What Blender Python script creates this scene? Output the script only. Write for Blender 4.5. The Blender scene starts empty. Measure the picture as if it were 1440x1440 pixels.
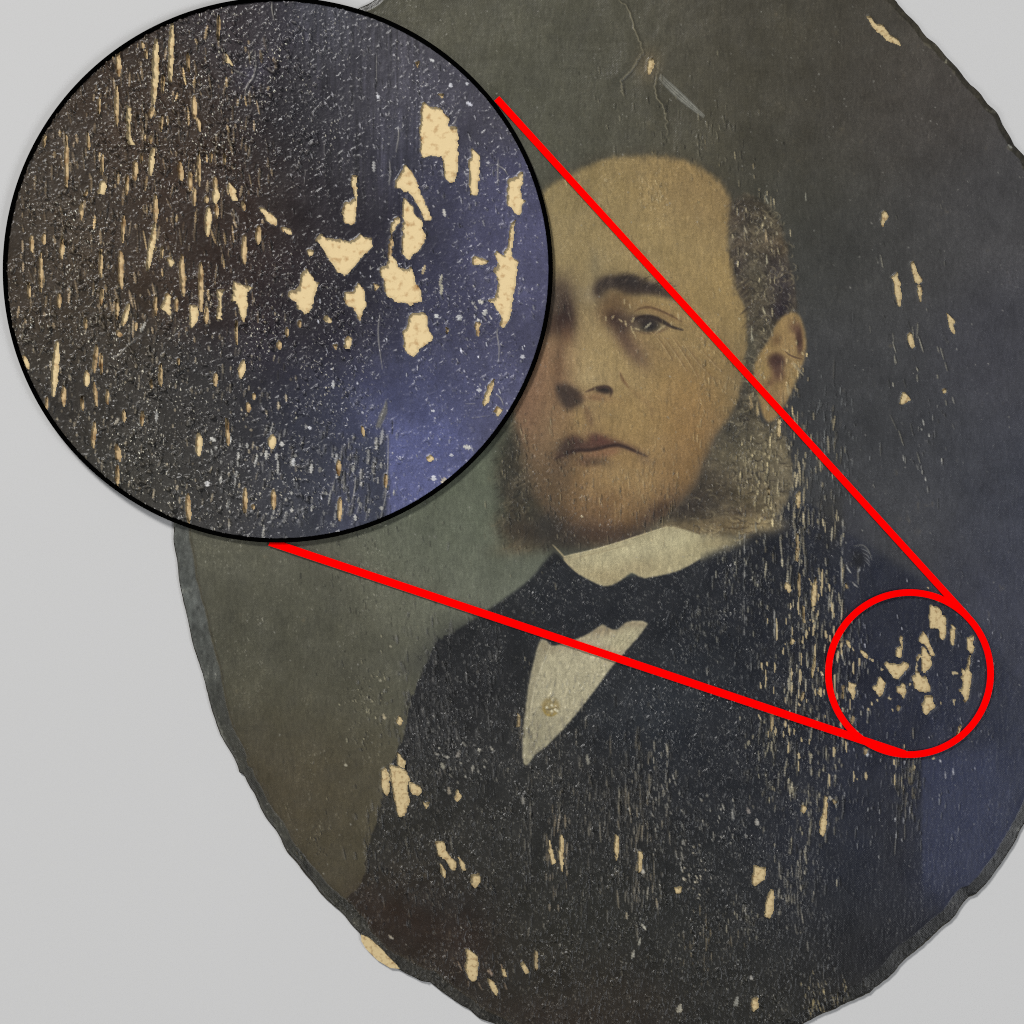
import bpy, math
import numpy as np

# ------------------------------------------------------------------ camera, world, lights
PX = 0.0005                      # metres per photograph pixel on the painting
ZP = 0.0034                      # height of the painted surface above the backdrop
scene = bpy.context.scene
coll = scene.collection
CAM_H = 1.6
cam_d = bpy.data.cameras.new("camera")
cam = bpy.data.objects.new("camera", cam_d); coll.objects.link(cam)
cam.location = (0, 0, ZP + CAM_H)
cam_d.sensor_width = 36.0
cam_d.lens = 36.0 * CAM_H / (1440 * PX)
cam_d.clip_start = 0.01; cam_d.clip_end = 100.0
scene.camera = cam

world = bpy.data.worlds.new("World"); scene.world = world
world.use_nodes = True
bg = world.node_tree.nodes["Background"]
bg.inputs[0].default_value = (0.9, 0.95, 1.0, 1); bg.inputs[1].default_value = 0.10

def area(name, loc, size, sy, watt, col, aim=(0, 0, 0)):
    d = bpy.data.lights.new(name, 'AREA'); d.shape = 'RECTANGLE'
    d.size = size; d.size_y = sy; d.energy = watt; d.color = col
    o = bpy.data.objects.new(name, d); coll.objects.link(o)
    o.location = loc
    v = np.array(aim, float) - np.array(loc, float)
    from mathutils import Vector
    o.rotation_euler = Vector(v).to_track_quat('-Z', 'Y').to_euler()
    return o

area("key_lamp", (-3.6, 5.4, 4.8), 1.7, 1.7, 655, (1.0, 0.985, 0.96))
area("fill_lamp", (3.4, -1.6, 3.6), 2.0, 2.0, 86, (0.96, 0.98, 1.0))
area("low_lamp", (-3.2, -3.0, 3.6), 2.0, 2.0, 60, (1.0, 0.99, 0.97))
# a bluish window, seen as a dull sheen in the varnish
area("window_lamp", (0.86, -0.62, 2.3), 0.55, 1.0, 0.5, (0.42, 0.55, 1.0), aim=(0.3, -0.15, 0))

scene.view_settings.view_transform = 'Standard'
scene.view_settings.look = 'None'
scene.view_settings.exposure = 0.0
scene.view_settings.gamma = 1.0
scene.view_settings.use_curve_mapping = False
scene.render.engine = 'CYCLES'
scene.cycles.use_denoising = False
scene.cycles.pixel_filter_type = 'BLACKMAN_HARRIS'
scene.cycles.filter_width = 1.05
scene.cycles.max_bounces = 4
scene.cycles.diffuse_bounces = 2
scene.cycles.glossy_bounces = 2

rng = np.random.default_rng(11)

def lin(c):
    c = np.clip(np.asarray(c, np.float32) / 255.0, 0, 1)
    return np.where(c <= 0.04045, c / 12.92, ((c + 0.055) / 1.055) ** 2.4)

def world_xy(px, py):
    return (np.asarray(px) - 720.0) * PX, (720.0 - np.asarray(py)) * PX

# ------------------------------------------------------------------ materials
def material(name):
    m = bpy.data.materials.new(name); m.use_nodes = True
    nt = m.node_tree
    return m, nt, nt.nodes["Principled BSDF"]

def paint_material(name, rough, weave):
    m, nt, p = material(name)
    N, L = nt.nodes, nt.links
    a = N.new("ShaderNodeVertexColor"); a.layer_name = "Col"
    g = N.new("ShaderNodeNewGeometry")
    n1 = N.new("ShaderNodeTexNoise"); n1.inputs["Scale"].default_value = 1500; n1.inputs["Detail"].default_value = 2
    L.new(g.outputs["Position"], n1.inputs["Vector"])
    n2 = N.new("ShaderNodeTexNoise"); n2.inputs["Scale"].default_value = 60; n2.inputs["Detail"].default_value = 3
    L.new(g.outputs["Position"], n2.inputs["Vector"])
    # grain of the paint film
    mr = N.new("ShaderNodeMapRange"); mr.inputs[1].default_value = 0.3; mr.inputs[2].default_value = 0.7
    mr.inputs[3].default_value = 0.80; mr.inputs[4].default_value = 1.20
    L.new(n1.outputs[0], mr.inputs[0])
    mx = N.new("ShaderNodeMix"); mx.data_type = 'RGBA'; mx.blend_type = 'MULTIPLY'; mx.inputs[0].default_value = 1.0
    L.new(a.outputs[0], mx.inputs[6]); L.new(mr.outputs[0], mx.inputs[7])
    L.new(mx.outputs[2], p.inputs["Base Color"])
    rr = N.new("ShaderNodeMapRange"); rr.inputs[1].default_value = 0.3; rr.inputs[2].default_value = 0.7
    rr.inputs[3].default_value = rough - 0.06; rr.inputs[4].default_value = rough + 0.08
    L.new(n2.outputs[0], rr.inputs[0]); L.new(rr.outputs[0], p.inputs["Roughness"])
    # canvas weave: two crossed wave bands
    sp = N.new("ShaderNodeSeparateXYZ"); L.new(g.outputs["Position"], sp.inputs[0])
    waves = []
    for k in (0, 1):
        mm = N.new("ShaderNodeMath"); mm.operation = 'MULTIPLY'; mm.inputs[1].default_value = 2 * math.pi / 0.0012
        L.new(sp.outputs[k], mm.inputs[0])
        ss = N.new("ShaderNodeMath"); ss.operation = 'SINE'; L.new(mm.outputs[0], ss.inputs[0]); waves.append(ss)
    ad = N.new("ShaderNodeMath"); ad.operation = 'MULTIPLY'
    L.new(waves[0].outputs[0], ad.inputs[0]); L.new(waves[1].outputs[0], ad.inputs[1])
    ma = N.new("ShaderNodeMath"); ma.operation = 'MULTIPLY_ADD'; ma.inputs[1].default_value = weave
    L.new(ad.outputs[0], ma.inputs[0]); L.new(n1.outputs[0], ma.inputs[2])
    b = N.new("ShaderNodeBump"); b.inputs["Strength"].default_value = 0.5; b.inputs["Distance"].default_value = 0.00022
    L.new(ma.outputs[0], b.inputs["Height"]); L.new(b.outputs[0], p.inputs["Normal"])
    p.inputs["Specular IOR Level"].default_value = 0.42
    return m

def plain_material(name, col, rough, spec=0.3, noise=0.0, scale=200, col2=None, lo=0.45, hi=0.7):
    m, nt, p = material(name)
    c = lin(col)
    p.inputs["Base Color"].default_value = (*c, 1); p.inputs["Roughness"].default_value = rough
    p.inputs["Specular IOR Level"].default_value = spec
    if col2 is not None:
        N, L = nt.nodes, nt.links
        g = N.new("ShaderNodeNewGeometry")
        n = N.new("ShaderNodeTexNoise"); n.inputs["Scale"].default_value = scale; n.inputs["Detail"].default_value = 4
        L.new(g.outputs["Position"], n.inputs["Vector"])
        r = N.new("ShaderNodeMapRange"); r.inputs[1].default_value = lo; r.inputs[2].default_value = hi
        L.new(n.outputs[0], r.inputs[0])
        mx = N.new("ShaderNodeMix"); mx.data_type = 'RGBA'
        mx.inputs[6].default_value = (*c, 1); mx.inputs[7].default_value = (*lin(col2), 1)
        L.new(r.outputs[0], mx.inputs[0]); L.new(mx.outputs[2], p.inputs["Base Color"])
        if noise:
            b = N.new("ShaderNodeBump"); b.inputs["Strength"].default_value = noise; b.inputs["Distance"].default_value = 0.0004
            L.new(n.outputs[0], b.inputs["Height"]); L.new(b.outputs[0], p.inputs["Normal"])
    return m

M_PAINT = paint_material("varnished_oil_paint", 0.37, 0.22)
M_PRINT = paint_material("glossy_enlargement", 0.36, 0.05)
M_GROUND = plain_material("bare_ground", (203, 182, 138), 0.8, 0.15, 0.6, 380, (128, 92, 52), 0.50, 0.82)
M_STAIN = plain_material("stained_ground", (176, 158, 122), 0.8, 0.15, 0.5, 300, (122, 100, 72), 0.42, 0.72)
M_GROUND_D = plain_material("bare_ground_enlarged", (228, 204, 156), 0.8, 0.15, 0.5, 200, (168, 124, 74), 0.53, 0.80)
M_STAIN_D = plain_material("stained_ground_enlarged", (216, 188, 142), 0.8, 0.15, 0.5, 160, (142, 108, 70), 0.46, 0.72)
M_BACK = plain_material("grey_backdrop", (200, 200, 200), 1.0, 0.0, 0, 3, (201, 201, 201))
M_RED = plain_material("red_marker", (255, 0, 0), 0.9, 0.0, 0, 40, (252, 0, 0))
M_BLACK = plain_material("black_rim", (2, 2, 2), 0.9, 0.0, 0, 60, (4, 4, 4))
M_CANVAS = plain_material("canvas_edge", (58, 56, 50), 0.9, 0.1, 0.4, 300, (34, 32, 28))

def obj(name, verts, faces, mat, parent=None):
    me = bpy.data.meshes.new(name); me.from_pydata(verts, [], faces); me.update()
    me.materials.append(mat)
    o = bpy.data.objects.new(name, me); coll.objects.link(o)
    if parent is not None: o.parent = parent
    return o

def empty(name, label, cat):
    o = bpy.data.objects.new(name, None); coll.objects.link(o)
    o["label"] = label; o["category"] = cat
    return o

# ------------------------------------------------------------------ setting
bk = obj("backdrop", [(-4, -4, 0), (4, -4, 0), (4, 4, 0), (-4, 4, 0)], [(0, 1, 2, 3)], M_BACK)
bk["kind"] = "structure"; bk["label"] = "plain light grey backdrop surface under the painting"

# ------------------------------------------------------------------ a small raster painter (numpy)
def catmull(pts, n=6, closed=True):
    P = np.asarray(pts, float)
    if closed:
        A, B, C, D = np.roll(P, 1, 0), P, np.roll(P, -1, 0), np.roll(P, -2, 0)
    else:
        Q = np.vstack([2 * P[0] - P[1], P, 2 * P[-1] - P[-2]])
        A, B, C, D = Q[:-3], Q[1:-2], Q[2:-1], Q[3:]
    t = np.linspace(0, 1, n, endpoint=False)[None, :, None]
    A, B, C, D = (k[:, None, :] for k in (A, B, C, D))
    R = 0.5 * (2 * B + (C - A) * t + (2 * A - 5 * B + 4 * C - D) * t ** 2 + (3 * B - A - 3 * C + D) * t ** 3)
    R = R.reshape(-1, 2)
    return R if closed else np.vstack([R, P[-1:]])

def box1(a, r, ax):
    if r < 1: return a
    k = 2 * r + 1
    pad = [(0, 0)] * a.ndim; pad[ax] = (r + 1, r)
    c = np.cumsum(np.pad(a, pad, mode='edge'), axis=ax, dtype=np.float64)
    s1 = [slice(None)] * a.ndim; s2 = list(s1)
    s1[ax] = slice(k, None); s2[ax] = slice(None, -k)
    return ((c[tuple(s1)] - c[tuple(s2)]) / k).astype(np.float32)

def gblur(a, sx, sy=None):
    sy = sx if sy is None else sy
    for s, ax in ((sx, 1), (sy, 0)):
        if s < 0.3: continue
        if s < 1.2:
            w = math.exp(-0.5 / s ** 2); tot = 1 + 2 * w
            p = np.take(a, np.r_[0, 0:a.shape[ax] - 1], ax); q = np.take(a, np.r_[1:a.shape[ax], a.shape[ax] - 1], ax)
            a = ((a + w * (p + q)) / tot).astype(np.float32)
        else:
            r = max(1, int(round((math.sqrt(4 * s * s + 1) - 1) / 2)))
            for _ in range(3): a = box1(a, r, ax)
    return a

def upsample(small, H, W):
    h, w = small.shape[:2]
    y = np.linspace(0, h - 1.001, H); x = np.linspace(0, w - 1.001, W)
    yi = y.astype(int); xi = x.astype(int)
    fy = (y - yi).astype(np.float32); fx = (x - xi).astype(np.float32)
    fy = fy * fy * (3 - 2 * fy); fx = fx * fx * (3 - 2 * fx)
    if small.ndim == 3: fy = fy[:, None, None]; fx = fx[None, :, None]
    else: fy = fy[:, None]; fx = fx[None, :]
    a = small[yi][:, xi]; b = small[yi][:, xi + 1]; c = small[yi + 1][:, xi]; d = small[yi + 1][:, xi + 1]
    return ((a * (1 - fx) + b * fx) * (1 - fy) + (c * (1 - fx) + d * fx) * fy).astype(np.float32)

def sstep(a, lo, hi):
    t = np.clip((a - lo) / (hi - lo), 0, 1)
    return t * t * (3 - 2 * t)

class Canvas:
    def __init__(s, x0, y0, x1, y1, S):
        s.x0, s.y0, s.S = x0, y0, S
        s.W = int((x1 - x0) / S) + 1; s.H = int((y1 - y0) / S) + 1
        s.X = (x0 + S * np.arange(s.W)).astype(np.float32)
        s.Y = (y0 + S * np.arange(s.H)).astype(np.float32)
        s.img = np.zeros((s.H, s.W, 3), np.float32)
        s.hgt = np.zeros((s.H, s.W), np.float32)     # metres
        s.lab = np.zeros((s.H, s.W), np.int16)
    def win(s, xa, ya, xb, yb):
        i0 = max(0, int((xa - s.x0) / s.S)); i1 = min(s.W, int((xb - s.x0) / s.S) + 2)
        j0 = max(0, int((ya - s.y0) / s.S)); j1 = min(s.H, int((yb - s.y0) / s.S) + 2)
        if i1 <= i0 or j1 <= j0: return None
        return (slice(j0, j1), slice(i0, i1))
    def raster(s, pts, blur=0.0, smooth=0):
        P = catmull(pts, smooth) if smooth else np.asarray(pts, float)
        pad = 3.5 * blur + 3
        w = s.win(P[:, 0].min() - pad, P[:, 1].min() - pad, P[:, 0].max() + pad, P[:, 1].max() + pad)
        if w is None: return None, None
        h = w[0].stop - w[0].start; wd = w[1].stop - w[1].start
        q = (P - [s.X[w[1].start], s.Y[w[0].start]]) / s.S
        T = np.zeros((h, wd + 1), np.int32)
        a = q; b = np.roll(q, -1, 0)
        for (xa, ya), (xb, yb) in zip(a, b):
            if ya == yb: continue
            if ya > yb: xa, ya, xb, yb = xb, yb, xa, ya
            r0 = max(0, math.ceil(ya)); r1 = min(h, math.ceil(yb))
            if r1 <= r0: continue
            r = np.arange(r0, r1)
            xc = xa + (r - ya) * (xb - xa) / (yb - ya)
            np.add.at(T, (r, np.clip(np.ceil(xc).astype(int), 0, wd)), 1)
        m = (np.cumsum(T, 1)[:, :wd] & 1).astype(np.float32)
        if blur > 0: m = gblur(m, blur / s.S)
        return w, m
    def full(s, pts, blur=0.0, smooth=0):
        out = np.zeros((s.H, s.W), np.float32)
        w, m = s.raster(pts, blur, smooth)
        if w is not None: out[w] = m
        return out
    def mix(s, w, m, col, op=1.0):
        a = (m * op)[..., None]
        s.img[w] += a * (np.asarray(col, np.float32) - s.img[w])
    def fill(s, pts, col, blur=1.0, op=1.0, smooth=5):
        w, m = s.raster(pts, blur, smooth)
        if w is not None: s.mix(w, m, col, op)
    def blob(s, cx, cy, rx, ry, ang, col, op=1.0, pw=1.0, lim=None):
        R = 2.6 * max(rx, ry)
        w = s.win(cx - R, cy - R, cx + R, cy + R)
        if w is None: return
        dx = s.X[w[1]][None, :] - cx; dy = s.Y[w[0]][:, None] - cy
        c, n = math.cos(math.radians(ang)), math.sin(math.radians(ang))
        d = ((dx * c + dy * n) / rx) ** 2 + ((-dx * n + dy * c) / ry) ** 2
        m = np.exp(-0.5 * d ** pw)
        if lim is not None: m = m * lim[w]
        s.mix(w, m, col, op)
    def stroke(s, pts, width, col, soft=1.0, op=1.0, h=0.0, smooth=4, taper=True):
        P = catmull(pts, smooth, False) if smooth and len(pts) > 2 else np.asarray(pts, float)
        wd = np.full(len(P), float(width))
        if taper:
            t = np.linspace(0, 1, len(P)); wd = width * np.clip(np.sin(np.pi * np.clip(t * 0.9 + 0.05, 0, 1)) ** 0.6, 0.15, 1)
        pad = width + 3 * soft + 3
        w = s.win(P[:, 0].min() - pad, P[:, 1].min() - pad, P[:, 0].max() + pad, P[:, 1].max() + pad)
        if w is None: return
        X = s.X[w[1]][None, :]; Y = s.Y[w[0]][:, None]
        best = np.full((Y.shape[0], X.shape[1]), -1e9, np.float32)
        for k in range(len(P) - 1):
            (xa, ya), (xb, yb) = P[k], P[k + 1]
            dx, dy = xb - xa, yb - ya; l2 = dx * dx + dy * dy + 1e-9
            t = np.clip(((X - xa) * dx + (Y - ya) * dy) / l2, 0, 1)
            d = np.sqrt((X - xa - t * dx) ** 2 + (Y - ya - t * dy) ** 2)
            best = np.maximum(best, (wd[k] * (1 - t) + wd[k + 1] * t) / 2 - d)
        m = sstep(best, -soft, soft).astype(np.float32)
        if col is not None: s.mix(w, m, col, op)
        if h: s.hgt[w] += h * m
    def sliver(s, x, y, L, wd, ang, col, op, h, tilt=1.0, gap=0.0):
        R = L / 2 + wd + 2
        w = s.win(x - R, y - R, x + R, y + R)
        if w is None: return
        dx = s.X[w[1]][None, :] - x; dy = s.Y[w[0]][:, None] - y
        c, n = math.cos(ang), math.sin(ang)
        u = dx * n + dy * c; v = dx * c - dy * n
        q = np.clip(1 - (2 * u / L) ** 2, 0, 1)
        hw = wd / 2 * np.sqrt(q) * (1 + 0.35 * np.sin(u * 1.7 + x))
        m = np.clip((hw - np.abs(v)) / s.S + 0.5, 0, 1) * (q > 0)
        if gap:  # shade painted along one side of the sliver, with a shallow groove
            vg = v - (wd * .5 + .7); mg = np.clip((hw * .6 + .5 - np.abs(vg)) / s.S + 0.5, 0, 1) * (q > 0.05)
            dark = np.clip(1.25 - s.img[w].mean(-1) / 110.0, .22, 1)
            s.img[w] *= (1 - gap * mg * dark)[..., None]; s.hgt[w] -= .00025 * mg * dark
        if op: s.mix(w, m, col, op)
        if h: s.hgt[w] += h * m * (0.55 - 0.45 * tilt * np.clip(v / (wd / 2 + 0.01), -1, 1))
    def noise(s, lx, ly, seed, octaves=3):
        out = np.zeros((s.H, s.W), np.float32); amp = 1.0; tot = 0
        r = np.random.default_rng(seed)
        for _ in range(octaves):
            h = max(2, int(s.H * s.S / ly) + 2); w = max(2, int(s.W * s.S / lx) + 2)
            if h >= s.H or w >= s.W:
                out += amp * r.standard_normal((s.H, s.W)).astype(np.float32)
            else:
                out += amp * upsample(r.standard_normal((h, w)).astype(np.float32), s.H, s.W)
            tot += amp * amp; amp *= 0.6; lx /= 2; ly /= 2
        return out / math.sqrt(tot)
    def field(s, cps, sigma):
        st = 6
        h, w = s.H // st + 2, s.W // st + 2
        X = np.linspace(s.X[0], s.X[-1], w)[None, :]; Y = np.linspace(s.Y[0], s.Y[-1], h)[:, None]
        num = np.zeros((h, w, 3)); den = np.zeros((h, w, 1))
        for x, y, r, g, b in cps:
            d2 = (X - x) ** 2 + (Y - y) ** 2
            k = (np.exp(-0.5 * d2 / sigma ** 2) + 0.02 / (1 + d2 / sigma ** 2) ** 2)[..., None]
            num += k * np.array([r, g, b], float); den += k
        return upsample((num / den).astype(np.float32), s.H, s.W)

def ragged(pts, step, amp, seed):
    r = np.random.default_rng(seed)
    P = np.asarray(pts, float); out = []
    for a, b in zip(P, np.roll(P, -1, 0)):
        l = np.hypot(*(b - a)); n = max(1, int(l / step))
        for k in range(n):
            p = a + (b - a) * k / n
            out.append(p + r.normal(0, amp, 2) * (1 if k else 0.4))
    return np.array(out)

def spindle(x, y0, y1, w, seed, tilt=0.0):
    r = np.random.default_rng(seed)
    n = max(4, int((y1 - y0) / 5)); t = np.linspace(0, 1, n)
    pr = np.sin(np.pi * np.clip(t * 0.94 + 0.03, 0, 1)) ** 0.55
    cx = x + tilt * (t - 0.5) * (y1 - y0) + np.cumsum(r.normal(0, 0.25, n))
    l = cx - w / 2 * pr * r.uniform(0.75, 1.2, n); q = cx + w / 2 * pr * r.uniform(0.75, 1.2, n)
    yy = y0 + (y1 - y0) * t
    return np.vstack([np.c_[q, yy], np.c_[l, yy][::-1]])

# ------------------------------------------------------------------ turn a raster into mesh parts
def raster_mesh(c, keep, labels, names, mat, z0, prefix_parent, gain=1.0):
    """labels: per-cell part index; names: {index: (name, parent)}"""
    z = z0 + c.hgt
    wx, wy = world_xy(c.X, c.Y)
    co = np.empty((c.H, c.W, 3), np.float32)
    co[..., 0] = wx[None, :]; co[..., 1] = wy[:, None]; co[..., 2] = z
    col = np.ones((c.H, c.W, 4), np.float32); col[..., :3] = lin(c.img) * gain
    idx = np.arange(c.H * c.W).reshape(c.H, c.W)
    fk = keep[:-1, :-1] & keep[1:, :-1] & keep[:-1, 1:] & keep[1:, 1:]
    fl = labels[:-1, :-1]
    quads = np.stack([idx[:-1, :-1], idx[1:, :-1], idx[1:, 1:], idx[:-1, 1:]], -1)
    co = co.reshape(-1, 3); col = col.reshape(-1, 4)
    done = {}
    for k, (name, par) in names.items():
        q = quads[fk & (fl == k)]
        if len(q) == 0: continue
        used, inv = np.unique(q.reshape(-1), return_inverse=True)
        me = bpy.data.meshes.new(name)
        me.vertices.add(len(used)); me.vertices.foreach_set("co", co[used].reshape(-1))
        me.loops.add(q.size); me.loops.foreach_set("vertex_index", inv.astype(np.int32).reshape(-1))
        me.polygons.add(len(q)); me.polygons.foreach_set("loop_start", np.arange(0, q.size, 4, dtype=np.int32))
        me.update(calc_edges=True)
        at = me.color_attributes.new("Col", 'FLOAT_COLOR', 'POINT')
        at.data.foreach_set("color", col[used].reshape(-1))
        me.materials.append(mat)
        o = bpy.data.objects.new(name, me); coll.objects.link(o)
        o.parent = done[par] if par in done else prefix_parent
        done[k] = o
    return done

def slab(name, outline, z0, z1, mat, parent):
    x, y = world_xy(outline[:, 0], outline[:, 1]); n = len(x)
    v = [(a, b, z1) for a, b in zip(x, y)] + [(a, b, z0) for a, b in zip(x, y)]
    f = [tuple(range(n))[::-1], tuple(range(n, 2 * n))]
    f += [(i, (i + 1) % n, n + (i + 1) % n, n + i) for i in range(n)]
    o = obj(name, v, f, mat, parent)
    import bmesh
    bm = bmesh.new(); bm.from_mesh(o.data); bmesh.ops.recalc_face_normals(bm, faces=bm.faces); bm.to_mesh(o.data); bm.free()
    return o

patch_no = [0]
def patch(pts, z, mat, parent, grow=1.6):
    patch_no[0] += 1; z = z - 1.5e-6 * (patch_no[0] % 120)      # never two patches in one plane
    P = np.asarray(pts, float); c = P.mean(0)
    area2 = np.sum(P[:, 0] * np.roll(P[:, 1], -1) - np.roll(P[:, 0], -1) * P[:, 1])
    t = np.roll(P, -1, 0) - np.roll(P, 1, 0); t /= (np.hypot(t[:, 0], t[:, 1])[:, None] + 1e-9)
    nrm = np.c_[t[:, 1], -t[:, 0]] * (1 if area2 > 0 else -1)
    G = P + nrm * grow
    x, y = world_xy(G[:, 0], G[:, 1])
    v = [(a, b, z) for a, b in zip(x, y)]
    f = tuple(range(len(v)))
    if area2 > 0: f = f[::-1]
    return obj("bare_patch", v, [f], mat, parent)

# ------------------------------------------------------------------ paint losses (traced in enlargement coordinates)
def T1(pts, ox=0, oy=0): return [(ox + x / 3.6, oy + y / 3.6) for x, y in pts]
BIG = [T1(p, 400, 0) for p in [
    [(705,520),(740,545),(790,550),(805,580),(830,600),(825,645),(872,650),(878,790),(875,870),(858,925),(840,925),(808,890),(805,830),(800,795),(735,790),(692,800),(690,700),(685,660),(695,600),(690,570)],
    [(950,755),(965,770),(990,795),(985,900),(975,985),(940,992),(937,900),(935,820),(948,800)],
    [(1205,872),(1205,920),(1192,960),(1200,1010),(1220,1025),(1195,1045),(1195,1085),(1180,1092),(1155,1060),(1130,1035),(1128,970),(1138,910),(1170,900)],
    [(1165,1105),(1162,1180),(1155,1240),(1145,1295),(1180,1330),(1172,1400),(1165,1458),(1150,1548),(1140,1608),(1110,1663),(1095,1648),(1100,1598),(1075,1568),(1060,1533),(1030,1523),(1070,1508),(1085,1428),(1060,1370),(1085,1330),(1065,1290),(1075,1275),(1110,1300),(1135,1240),(1145,1150)],
    [(615,838),(640,870),(655,900),(690,990),(745,1100),(740,1118),(710,1115),(690,1060),(655,1000),(630,970),(610,975),(590,955),(562,950),(565,920),(590,880)],
    [(605,1005),(640,1040),(660,1090),(695,1120),(700,1170),(715,1200),(690,1260),(650,1290),(635,1315),(615,1300),(595,1285),(600,1200),(605,1150),(600,1060)],
    [(575,1095),(585,1120),(560,1160),(540,1185),(540,1140)],
    [(545,1180),(552,1230),(540,1290),(525,1310),(530,1240)],
    [(530,1300),(565,1315),(575,1355),(612,1368),(640,1350),(655,1395),(660,1420),(690,1478),(692,1530),(650,1532),(638,1550),(615,1530),(560,1528),(520,1498),(505,1448),(510,1420),(490,1390),(483,1365),(520,1345)],
    [(640,1593),(700,1583),(722,1603),(720,1648),(750,1708),(745,1728),(700,1753),(680,1768),(655,1806),(625,1788),(605,1758),(605,1708),(598,1683),(620,1668),(630,1638)],
    [(185,1185),(210,1210),(350,1225),(385,1185),(400,1205),(440,1208),(435,1260),(305,1398),(265,1370),(215,1290),(195,1255),(160,1220)],
    [(110,1360),(140,1400),(150,1425),(180,1435),(165,1470),(150,1500),(140,1560),(105,1595),(90,1570),(65,1560),(65,1530),(20,1500),(25,1480),(60,1470),(80,1440),(85,1400)],
    [(375,1433),(400,1458),(415,1538),(395,1578),(385,1623),(370,1608),(355,1563),(330,1553),(300,1518),(310,1483),(350,1478)],
    [(205,1603),(240,1613),(240,1638),(210,1630)],
    [(305,1763),(310,1718),(325,1703),(345,1718),(330,1768)],
    [(245,1748),(270,1743),(262,1773)],
    [(815,1658),(830,1668),(825,1693)],
    [(965,1628),(990,1633),(985,1703),(970,1668)],
    [(955,1305),(1000,1310),(1035,1325),(1000,1340),(955,1340)],
    [(1065,1913),(1050,1978),(1030,2038),(1010,2058),(1003,2043),(1020,1988),(1035,1948)],
    [(1075,2058),(1100,2078),(1080,2108),(1062,2083)],
    [(740,2303),(755,2323),(735,2338),(722,2318)],
    [(665,320),(688,310),(672,350)],
    [(780,480),(805,480),(800,500)],
    [(345,890),(368,895),(365,980),(368,1040),(355,1130),(340,1140),(310,1130),(295,1080),(302,1035),(340,1025),(358,1010),(352,960),(338,930)],
    [(0,1155),(35,1165),(40,1190),(10,1180)],
    [(120,1265),(150,1270),(130,1315)],
    [(455,1440),(485,1450),(460,1475)],
]] + [T1(p, 0, 380) for p in [
    [(1185,60),(1225,75),(1285,90),(1250,110),(1255,180),(1240,265),(1225,250),(1200,160),(1175,165)],
    [(965,180),(1003,185),(1005,250),(985,275),(968,295)],
    [(1100,100),(1138,100),(1120,160),(1122,250),(1098,250),(1108,180)],
    [(850,115),(865,135),(860,240),(845,210),(815,190)],
]] + [T1(p) for p in [
    [(1315,1050),(1345,1065),(1405,1110),(1400,1145),(1350,1118)],
    [(1140,265),(1160,300),(1180,333),(1152,322)],
    [(1425,1150),(1440,1155),(1440,1180)],
    [(505,935),(525,915),(545,950),(535,985),(505,980)],
    [(850,1310),(870,1298),(885,1325),(868,1355)],
    [(645,535),(665,550),(665,700),(685,735),(655,735),(645,690)],
    [(1155,915),(1185,950),(1208,1020),(1180,1015),(1155,965)],
]]
SLITS = [(x / 3.6, a / 3.6, b / 3.6, w / 3.6, t) for x, a, b, w, t in [
    (1110,80,210,18,0),(875,110,420,26,0),(788,200,530,34,-.05),(605,255,390,26,.04),(595,435,640,20,0),(770,540,600,22,-.2),(768,690,730,18,0),
    (820,585,670,16,-.1),(770,750,890,26,-.1),(690,815,920,24,0),(520,780,890,16,-.05),(338,680,960,18,0),(450,670,760,14,.1),(505,490,580,14,0),
    (230,680,750,16,-.1),(985,485,605,24,0),(1012,600,670,16,.2),(918,815,920,28,.08),(965,870,965,20,0),(1010,770,945,18,0),(1088,895,960,22,0),
    (1095,960,1030,34,0),(985,950,1045,18,0),(1050,1050,1200,32,-.08),(1098,1035,1110,18,0),(1235,1020,1070,18,.2),(1310,1145,1240,28,0),
    (1240,1190,1340,24,0),(790,985,1130,24,0),(770,1130,1375,30,-.14),(820,1250,1310,18,-.1),(415,1025,1115,20,-.1),(440,960,1000,14,-.4),
    (645,885,990,20,-.08),(628,1090,1230,18,0),(165,1190,1280,22,0),(228,1185,1240,24,0),(210,1280,1480,20,0),(318,1200,1320,20,0),(515,1260,1410,18,0),
    (615,1270,1465,28,.04),(925,1290,1500,24,.02),(1018,1330,1580,26,0),(955,270,370,18,.05),(830,380,475,16,0),(725,215,250,14,.2),(745,255,300,14,.2),
    (1140,780,835,14,0),(1070,770,830,12,0),(1048,995,1030,20,0),(735,680,715,12,0),(718,780,830,12,0),(688,820,835,20,0)]]
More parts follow.
